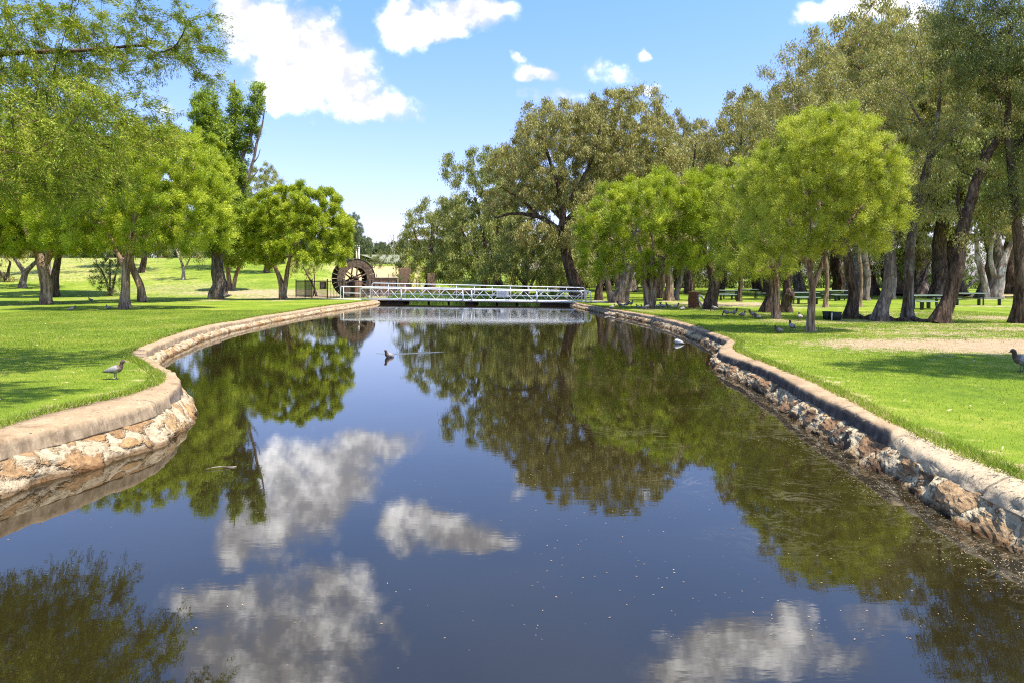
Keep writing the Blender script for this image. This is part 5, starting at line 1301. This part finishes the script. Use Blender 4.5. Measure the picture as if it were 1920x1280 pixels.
# wire fence posts on the dry slope
for i, (x, y) in enumerate([(706, 517), (728, 517), (748, 518), (690, 516)]):
    D = 84; X = (x - 960) / FPX * D; z = float(gz(X, D)); q = MB(); q.tube([(0, 0, -.1), (0, 0, 1.25)], [.06, .05], 6)
    o = q.build('fence_post', M_WOODW, None, True); o.location = (X, D, z)
    tag(o, ['thin fence post on the straw slope, second from the left', 'thin fence post on the straw slope, third from the left', 'thin fence post on the straw slope, rightmost', 'thin fence post on the straw slope next to the wheel'][i], 'post', 'fence posts on the dry slope')

# ================================================================== RIGHT LAWN FURNITURE
def table_model():
    root = empty('picnic_table', (0, 0, 0), 0, None, 'table', 'picnic tables')
    m = MB()
    for i in range(4): m.box((0, -.30 + i * .2, .74), (1.85, .185, .05), 0, .008)
    m.build('tabletop', M_TABLE, root)
    for sx in (-.78, .78):
        for sy in (-.22, .22):
            q = MB(); q.box((sx, sy, .3575), (.07, .07, .715), 0, .005); q.build('leg', M_TLEG, root)
    q = MB(); q.box((0, 0, .695), (1.5, .06, .03), 0); q.build('frame', M_TLEG, root)
    return root
def bench_model():
    root = empty('bench', (0, 0, 0), 0, None, 'bench', 'benches at the picnic tables')
    m = MB()
    for i in range(2): m.box((0, -.09 + i * .18, .43), (1.6, .165, .045), 0, .008)
    m.build('seat', M_TABLE, root)
    for sx in (-.6, .6):
        q = MB(); q.box((sx, 0, .203), (.07, .26, .406), 0, .005); q.build('leg', M_TLEG, root)
    return root
tm, bm_ = table_model(), bench_model(); tu = [0, 0]
TB = [(1735, 580, 0.06, 'nearest picnic table, left of the thickest brown trunk'), (1815, 573, -.10, 'picnic table right of the thickest brown trunk, near the forked grey gum'),
      (1507, 570, .04, 'picnic table partly hidden by the slim pale trunk of the round myrtle'), (1570, 564, .2, 'small looking picnic table left of the swollen leaning trunk'),
      (1362, 563, .05, 'picnic table immediately right of the forked dark trunk'), (1400, 560, -.05, 'picnic table in the open, farthest from the pond')]
for i, (x, y, rz, lab) in enumerate(TB):
    X, D, z = onground(x, y)
    t_ = tm if i == 0 else copy_tree(tm); t_.location = (X, D, z); t_.rotation_euler = (0, 0, rz); t_['label'] = lab
    for sgn in (-1, 1):
        b_ = bm_ if (i == 0 and sgn < 0) else copy_tree(bm_)
        oy = sgn * .78
        ox = 1.35 * sgn if i in (1, 5) else .12 * sgn
        if i in (1, 5): oy = .2 * sgn
        b_.location = (X + ox * math.cos(rz) - oy * math.sin(rz), D + oy * math.cos(rz) + ox * math.sin(rz), z); b_.rotation_euler = (0, 0, rz)
        b_['label'] = (('front' if sgn < 0 else 'rear') if i not in (1, 5) else ('left' if sgn < 0 else 'right')) + ' bench of the ' + lab.replace('picnic table', 'table')
# cut log with a pale rope ring leaning on it
X, D, z = onground(1301, 577); lg = empty('log_post', (X, D, z), 0, 'upright reddish cut log with a pale sawn top by the forked trunk', 'log')
a = np.linspace(0, 2 * PI, 26, endpoint=False); V = []
for q in range(9):
    zz = -.05 + .93 * q / 8
    for aa in a: r_ = .29 * (1 + (float(vnoise([[math.cos(aa) * 3, math.sin(aa) * 3, zz * 2]])[0]) - .5) * .3) * (1.08 - .1 * q / 8); V.append([r_ * math.cos(aa), r_ * math.sin(aa), zz])
V = np.array(V); i = np.arange(8)[:, None] * 26; j = np.arange(26)[None]; j2 = (j + 1) % 26
Q = np.stack([i + j, i + j2, i + 26 + j2, i + 26 + j], -1).reshape(-1, 4)
mesh_np('bark', V, Q, M_LOG, lg, True)
top = V[-26:]; c = MB(); c.add(np.concatenate([top * [1.03, 1.03, 1] + [0, 0, .001], top * [1.03, 1.03, 1] + [0, 0, .045], [[0, 0, .93]]]), np.stack([np.arange(26), (np.arange(26) + 1) % 26, (np.arange(26) + 1) % 26 + 26, np.arange(26) + 26], -1), [[26 + q, 26 + (q + 1) % 26, 52] for q in range(26)])
c.build('sawn_top', M_LOGTOP, lg)
rg = MB()
for (rd, off) in ((.27, 0), (.30, .03), (.25, .04)):
    aa = np.linspace(0, 2 * PI, 33); rg.tube(np.stack([rd * .75 * np.cos(aa) + .18 * np.sin(aa) * -1, off + .04 * np.sin(3 * aa), rd * 1.15 * np.sin(aa) + .36], -1), .042, 7, cap=False)
o = rg.build('rope_ring', M_ROPE, None, True); o.location = (X + .47, D - .12, z); o.rotation_euler = (0, 0, .3); tag(o, 'pale coiled rope ring leaning between the log and the forked trunk', 'rope')
# the two dark tubs with a pale stake between
def tub(x, y, lab, k_=1):
    X, D, z = onground(x, y); r = empty('plant_tub', (X, D, z), 0, lab, 'tub', 'black tubs by the swollen trunk')
    m = MB(); P = [(0, 0, -.02), (0, 0, .05), (0, 0, .30), (0, 0, .33)]; m.tube(P, [.15 * k_, .17 * k_, .205 * k_, .2 * k_], 20); 
    for q in range(10):
        a = 2 * PI * q / 10; m.tube([(.172 * math.cos(a) * k_, .172 * math.sin(a) * k_, .04), (.2 * math.cos(a) * k_, .2 * math.sin(a) * k_, .3)], .012, 5)
    m.build('body', M_TUB, r, True)
    e = MB(); aa = np.linspace(0, 2 * PI, 25); e.tube(np.stack([.205 * k_ * np.cos(aa), .205 * k_ * np.sin(aa), aa * 0 + .33], -1), .018, 6, cap=False); e.build('rim', M_TUB, r, True)
tub(1552, 600, 'left one of the two black tubs beside the swollen leaning trunk'); tub(1567, 601.5, 'right one of the two black tubs, touching the swollen trunk', 1.08)
X, D, z = onground(1559.5, 602); q = MB(); q.tube([(0, 0, -.05), (.01, 0, .33)], .022, 6); o = q.build('stake', M_POLEW, None, True); o.location = (X, D, z); tag(o, 'short pale stake standing between the two black tubs', 'stake')
# surface roots joining the big trunks
def root_(x0, y0, x1, y1, r, lab):
    a = onground(x0, y0); b = onground(x1, y1); n_ = 16; P = []
    for i in range(n_):
        t = i / (n_ - 1); X = a[0] * (1 - t) + b[0] * t; D = a[1] * (1 - t) + b[1] * t + .15 * math.sin(t * 7)
        P.append([X, D, float(gz(X, D)) + r * .25 + .05 * math.sin(t * 11)])
    P = np.array(P); o0 = P[0].copy(); m = MB(); rr_ = r * (.75 + .5 * fbm(np.c_[np.linspace(0, 5, n_), np.zeros(n_) + x0, np.zeros(n_)], 2))
    m.tube(P - o0, rr_, 10); o = m.build('surface_root', M_B_GUM, None, True); o.location = o0; tag(o, lab, 'root', 'roots above the ground')
root_(1608, 598, 1640, 601, .16, 'knobbly root between the swollen trunk and the straight grey trunk'); root_(1664, 602, 1698, 603, .13, 'root running between the straight grey trunk and the tall pale limbed gum'); root_(1712, 603, 1758, 606, .14, 'long root reaching the thickest brown trunk')
# fallen bough and firewood beyond the tables
tree('fallen_bough', 'gum', 62, [[(1800, 540, 2.6), (1822, 528, 2.2), (1840, 523, 1.6), (1855, 525, .9)], [(1816, 531, 1.5), (1838, 519, 1.2), (1852, 516, .7)]], [], 'bare fallen boughs leaning behind the right picnic table', 'branch', seed=98, bark=M_B_TAN)
tree('leaning_branch', 'gum', 66, [[(1712, 560, 3), (1722, 540, 2.6), (1732, 515, 2), (1738, 500, 1.5)], [(1727, 530, 1.6), (1742, 518, 1.3), (1760, 514, 1)], [(1712, 560, 2), (1706, 530, 1.6), (1700, 505, 1)]], [(1735, 490, 35, 22)], 'thin leaning tree with crooked stems behind the nearest picnic table', seed=99, bark=M_B_GREY, dens=.6)

# ================================================================== DUCKS
def sweep(sec, k=14):
    S = np.array(sec, float); C = S[:, :2]; T = np.gradient(C, axis=0); T /= np.linalg.norm(T, axis=1)[:, None]
    a = np.linspace(0, 2 * PI, k, endpoint=False); V = []
    for (x, z, ry, rz), t in zip(S, T):
        nx, nz = -t[1], t[0]
        V.append(np.stack([x + nx * rz * np.sin(a), ry * np.cos(a), z + nz * rz * np.sin(a)], -1))
    n = len(S); V = np.concatenate(V + [[[S[0, 0], 0, S[0, 1]]], [[S[-1, 0], 0, S[-1, 1]]]])
    i = np.arange(n - 1)[:, None] * k; j = np.arange(k)[None]; j2 = (j + 1) % k
    Q = np.stack([i + j, i + j2, i + k + j2, i + k + j], -1).reshape(-1, 4)
    Tn = [[n * k, (q + 1) % k, q] for q in range(k)] + [[n * k + 1, (n - 1) * k + q, (n - 1) * k + (q + 1) % k] for q in range(k)]
    mi = np.concatenate([np.repeat(np.arange(n - 1), k), np.zeros(k), np.full(k, n - 2)])
    return V, Q, Tn, mi
def subd(sec, m=3):
    S = np.array(sec, float); t = np.arange(len(S)); tt = np.linspace(0, len(S) - 1, (len(S) - 1) * m + 1)
    O = np.stack([np.interp(tt, t, S[:, a]) for a in range(4)], 1)
    for _ in range(2): O[1:-1] = (O[:-2] + 2 * O[1:-1] + O[2:]) / 4
    return O
def duck_model(pose, pale=False):
    dz = {'stand': 0, 'sit': -.105, 'swim': -.14, 'feed': 0}[pose]
    r = empty('duck', (0, 0, 0), 0, None, 'duck')
    body = [(-.30, .155, .006, .004), (-.24, .168, .028, .014), (-.16, .185, .058, .042), (-.07, .195, .084, .072), (.02, .205, .094, .088), (.09, .222, .086, .084), (.135, .25, .062, .064)]
    if pose == 'feed': neck = [(.165, .235, .036, .04), (.20, .19, .03, .032), (.225, .13, .028, .03), (.245, .085, .034, .036), (.262, .055, .026, .028), (.272, .035, .012, .014)]
    elif pose == 'sit': neck = [(.15, .285, .042, .044), (.152, .315, .036, .036), (.165, .345, .036, .038), (.195, .352, .027, .03), (.218, .347, .012, .014)]
    else: neck = [(.152, .285, .046, .047), (.155, .315, .039, .04), (.163, .345, .042, .043), (.185, .362, .042, .044), (.214, .357, .032, .034), (.236, .348, .014, .016)]
    S = subd(body + neck); S[:, 1] += dz
    V, Q, Tn, mi = sweep(S); n = len(S)
    seg_neck = (len(body)) * 3 - 2; seg_br = (len(body) - 2) * 3
    m = np.where(mi >= seg_neck, 2, np.where(mi >= seg_br, 1, np.where(mi < 6, 3, 0)))
    mats = [M_DUCKW if pale else M_DUCKG, M_DUCKW if pale else M_DUCKB, M_DUCKH, M_DUCKD]
    mesh_np('body', V, [Q, np.array(Tn)], mats, r, True, mi=m)
    h = S[-1]; p = MB(); d = S[-1, :2] - S[-4, :2]; d = d / np.linalg.norm(d)
    bl = [(h[0] - .006 * d[0], h[1] - .006 * d[1], .012, .013), (h[0] + .018 * d[0], h[1] + .018 * d[1], .011, .008), (h[0] + .036 * d[0], h[1] + .036 * d[1], .009, .004)]
    V, Q, Tn, mi = sweep(bl, 8); mesh_np('bill', V, [Q, np.array(Tn)], M_BILL, r, True)
    for s_ in (-1, 1):
        wg = [(-.235, .172, .006, .005), (-.18, .185, .014, .022), (-.09, .205, .020, .045), (.0, .215, .022, .056), (.07, .225, .016, .045), (.11, .235, .004, .012)]
        W_ = subd(wg, 3); W_[:, 1] += dz; V, Q, Tn, mi = sweep(W_, 10)
        xx = V[:, 0]; V[:, 1] += s_ * (.012 + .072 * np.sqrt(np.clip(1 - ((xx - .01) / .26) ** 2, 0, 1)))
        mesh_np('wing', V, [Q, np.array(Tn)], M_DUCKG if not pale else M_DUCKW, r, True)
        W2 = [(-.25, .150, .004, .004), (-.16, .160, .012, .010), (-.04, .158, .014, .012), (.03, .165, .004, .004)]
        W_ = subd(W2, 3); W_[:, 1] += dz; V, Q, Tn, mi = sweep(W_, 8); xx = V[:, 0]
        V[:, 1] += s_ * (.012 + .074 * np.sqrt(np.clip(1 - ((xx - .01) / .26) ** 2, 0, 1)))
        if pose != 'swim': mesh_np('wing_tip', V, [Q, np.array(Tn)], M_DUCKD, r, True)
        if pose in ('stand', 'feed'):
            l = MB(); l.tube([(.02, s_ * .035, .14), (.012, s_ * .036, .07), (.03, s_ * .037, .012)], [.012, .008, .007], 7)
            fx = .03
            l.add([[fx - .015, s_ * .037, .004], [fx + .055, s_ * .037 - .028, .003], [fx + .065, s_ * .037, .005], [fx + .055, s_ * .037 + .028, .003], [fx, s_ * .037, .018]], (), [[0, 1, 4], [1, 2, 4], [2, 3, 4], [3, 0, 4], [0, 2, 1], [0, 3, 2]])
            l.build('leg', M_BILL, r, True)
    return r
DK = {}
def duck(pose, x, y, rz, lab, water=False, pale=False, group=None, sc=1.0, at=None):
    key = (pose, pale)
    if key not in DK: DK[key] = duck_model(pose, pale); o = DK[key]
    else: o = copy_tree(DK[key])
    if at: X, D, z = at
    elif water: D = FPX * EYE / (y - HOR); X = (x - 960) / FPX * D; z = 0
    else: X, D, z = onground(x, y)
    o.location = (X, D, z); o.rotation_euler = (0, 0, R(rz)); o.scale = (sc * .76, sc * .88, sc * .9); o['label'] = lab
    if group: o['group'] = group
    elif 'group' in o: del o['group']
    return o
duck('stand', 215, 711, 8, 'grey brown duck standing on the sunny left lawn near the kerb', sc=.86)
duck('swim', 729, 669, 238, 'brown duck swimming in the middle of the pond trailing a wake', water=True, sc=.9)
duck('swim', 1272, 644, 160, 'pale whitish duck floating by the right bank', water=True, pale=True, sc=1.0)
duck('swim', 1136, 591, 190, 'left one of two ducks floating below the right end of the bridge', water=True, group='ducks on the water by the bridge end')
duck('swim', 1151, 592, 20, 'right one of two ducks floating below the right end of the bridge', water=True, group='ducks on the water by the bridge end')
duck('stand', 1918, 697, 172, 'duck half cut off by the right edge, on the shaded lawn', sc=1.15)
duck('sit', 1460, 624, 200, 'duck resting in the shade left of the round myrtle, nearest the wall')
duck('stand', 1485, 622, 95, 'duck standing upright with its back turned beside the slim pale trunk')
duck('stand', 1500, 602, 80, 'duck in the shade between the two pale trunks')
GD = 'ducks resting on the right lawn'
row = [(1235, 580, 'stand', 'first duck in the row right of the fluted paperbark stems'), (1242.5, 580, 'stand', 'second duck in the row right of the fluted paperbark stems'), (1253, 580, 'stand', 'third duck in the row right of the fluted paperbark stems'), (1267, 581.5, 'stand', 'fourth duck in the row right of the fluted paperbark stems'), (1280, 582, 'sit', 'last duck in the row, nearest the cut log'),
       (1207, 580, 'sit', 'duck sitting against the foot of the fluted paperbark'), (1198, 579, 'sit', 'duck lying just left of the fluted paperbark foot'), (1214, 581, 'feed', 'duck pecking right in front of the fluted paperbark'),
       (1148, 579, 'sit', 'leftmost duck on the grass by the kerb near the bridge'), (1162, 577, 'stand', 'second duck from the left on the grass near the bridge'), (1167, 580, 'feed', 'pale looking duck feeding at the kerb near the bridge'), (1175, 577, 'stand', 'dark duck in the small group near the bridge, right of its middle'), (1183, 575.5, 'stand', 'rightmost duck of the small group near the bridge'),
       (1340, 584.5, 'feed', 'duck feeding in front of the stubby forked trunk'), (1363, 594, 'feed', 'duck with lowered head, left of the upright one in the open shade'), (1376, 594, 'stand', 'upright duck in the long shade right of the forked trunk'),
       (1392, 593.5, 'sit', 'duck lying in the long shade, right of the upright one'), (1412, 597, 'stand', 'dark duck left in the pair near the burl tree'), (1420, 598.5, 'sit', 'duck lying right in the pair near the burl tree')]
for i, (x, y, p, lab) in enumerate(row):
    duck(p, x, y, [20, 160, 200, -15, 35, 170, 150, 5][i % 8], lab, group=GD, sc=1.05)
GLD = 'ducks resting on the left lawn'
duck('sit', 170, 565, 175, 'dark duck lying in shade behind the front left trunks', group=GLD, sc=1.15)
duck('sit', 135, 583, 20, 'duck sitting in the shade left of the leafy front paperbark', group=GLD, sc=1.1)
duck('sit', 203, 580, 160, 'duck sitting next to the foot of the leafy front paperbark', group=GLD)

# ================================================================== GRASS, LITTER, FLOATING LEAVES
def scatter(n, side, y0, y1, wmax, seed, dens_pow=1.6):
    rng = np.random.default_rng(seed)
    Y = y0 + (y1 - y0) * rng.random(n) ** dens_pow
    d = wmax * rng.random(n)
    X = (eL(Y) - .02 - d) if side < 0 else (eR(Y) + .02 + d)
    vis = np.abs(X) < Y * .77 + .4
    X, Y = X[vis], Y[vis]
    dd = dirtf(X, Y); k = (dd + rng.normal(0, .28, len(X))) < .55
    return X[k], Y[k]
def lawn(n, side, y0, y1, w, seed, hh, ww, lab, pw=1.5):
    X, Y = scatter(n, side, y0, y1, w, seed, pw); z = gz(X, Y) - .008
    s_ = np.clip(Y / 9, .8, 2.2)
    blades('grass', X, Y, z, hh * s_ ** .5 * (.6 + .8 * fbm(np.stack([X, Y, X * 0], -1) * .8, 2)), ww * s_, M_GRASSB, lab, seed=seed + 1, lean=1.0)
lawn(420000, -1, 6.2, 36, 13, 500, .030, .0065, 'short mown grass of the left lawn')
lawn(460000, 1, 5.2, 36, 17, 501, .030, .0065, 'short mown grass of the right lawn')
def fringe(side, seed, lab):
    rng = np.random.default_rng(seed); n = 26000
    Y = 5 + 46 * rng.random(n) ** 1.4
    e = eL(Y) if side < 0 else eR(Y)
    lump = fbm(np.stack([Y * 1.3, Y * 0 + side, Y * 0], -1), 3)
    X = e + side * (rng.random(n) ** 1.2 * .22 - .10 * lump * rng.random(n) * 1.6)
    blades('grass', X, Y, gz(X, Y) - .005, .05 + .04 * lump, .010 * np.clip(Y / 9, .8, 2.5), M_GRASSB, lab, seed=seed + 1, lean=1.3)
fringe(-1, 510, 'ragged grass edge creeping over the left kerb'); fringe(1, 511, 'ragged grass edge creeping over the right kerb')
def flakes(n, X, Y, Z, size, mat, name, lab, seed, tilt=.25):
    rng = np.random.default_rng(seed); n = len(X)
    a = rng.uniform(0, 2 * PI, n); L = size * rng.uniform(.5, 1.5, n); W = L * rng.uniform(.2, .45, n)
    d = np.stack([np.cos(a), np.sin(a), rng.normal(0, tilt, n)], -1); s_ = np.stack([-np.sin(a), np.cos(a), rng.normal(0, tilt, n)], -1)
    c = np.stack([X, Y, Z], -1)
    V = np.stack([c - d * L[:, None] / 2, c + s_ * W[:, None] / 2, c + d * L[:, None] / 2, c - s_ * W[:, None] / 2], 1).reshape(-1, 3)
    return tag(mesh_np(name, V, np.arange(4 * n).reshape(-1, 4), mat), lab, kind='stuff')
rng = np.random.default_rng(600)
Y = 4 + 24 * rng.random(2600) ** 1.3; X = rng.uniform(-1, 1, 2600) * Y * .77; rng.random(3)
k = (X > tL(Y) + .5) & (X < tR(Y) - .4) & (rng.random(2600) < np.where(X > 0, .85, .2)); X, Y = X[k], Y[k]
flakes(0, X, Y, np.full(len(X), .004), .014, M_LITTER, 'floating_leaves', 'tiny leaves and petals floating on the dark water', 601, tilt=.02)
Y = 4.5 + 11 * rng.random(2400) ** 1.2; X = tR(Y) - .35 - np.abs(rng.normal(0, .28, 2400)) + .1
flakes(0, X, Y, np.full(len(X), .005), .013, M_LITTER, 'floating_leaves', 'leaf scum gathered along the foot of the right wall', 602, tilt=.03)
X1, Y1 = scatter(700, -1, 6, 30, 10, 603, 1.2); X2, Y2 = scatter(2000, 1, 5.5, 32, 18, 604, 1.2); X, Y = np.r_[X1, X2], np.r_[Y1, Y2]
flakes(0, X, Y, gz(X, Y) + .035, .05, M_LITTER, 'leaf_litter', 'fallen brown and cream leaves scattered on the lawns', 605, tilt=.3)
n = 900; Y = 5.2 + 20 * rng.random(n) ** 1.3; sd = np.where(rng.random(n) < .4, -1, 1); f = rng.random(n)
X = np.where(sd < 0, eL(Y) * (1 - f) + tL(Y) * f, eR(Y) * (1 - f) + tR(Y) * f)
flakes(0, X, Y, gz(np.where(sd < 0, X - 1, X + 1), Y) + np.where(sd < 0, .008, .018 - .06 * f), .035, M_LITTER, 'leaf_litter', 'dry leaf crumbs lying on the stone kerbs', 606, tilt=.1)
def stick(x0, y0, x1, y1, lab):
    P = [((x - 960) / FPX * FPX * EYE / (y - HOR), FPX * EYE / (y - HOR), .012) for x, y in ((x0, y0), (x1, y1))]
    a, b = np.array(P[0]), np.array(P[1]); t = np.linspace(0, 1, 9)[:, None]; Q = (b - a) * t + np.sin(t * 5) * np.array([0, .015, .008])
    m = MB(); m.tube(Q, np.linspace(.003, .007, 9), 6); o = m.build('floating_stick', M_B_TAN, None, True); o.location = a; tag(o, lab, 'stick')
stick(386, 881, 445, 874, 'thin pale stick floating off the left wall')
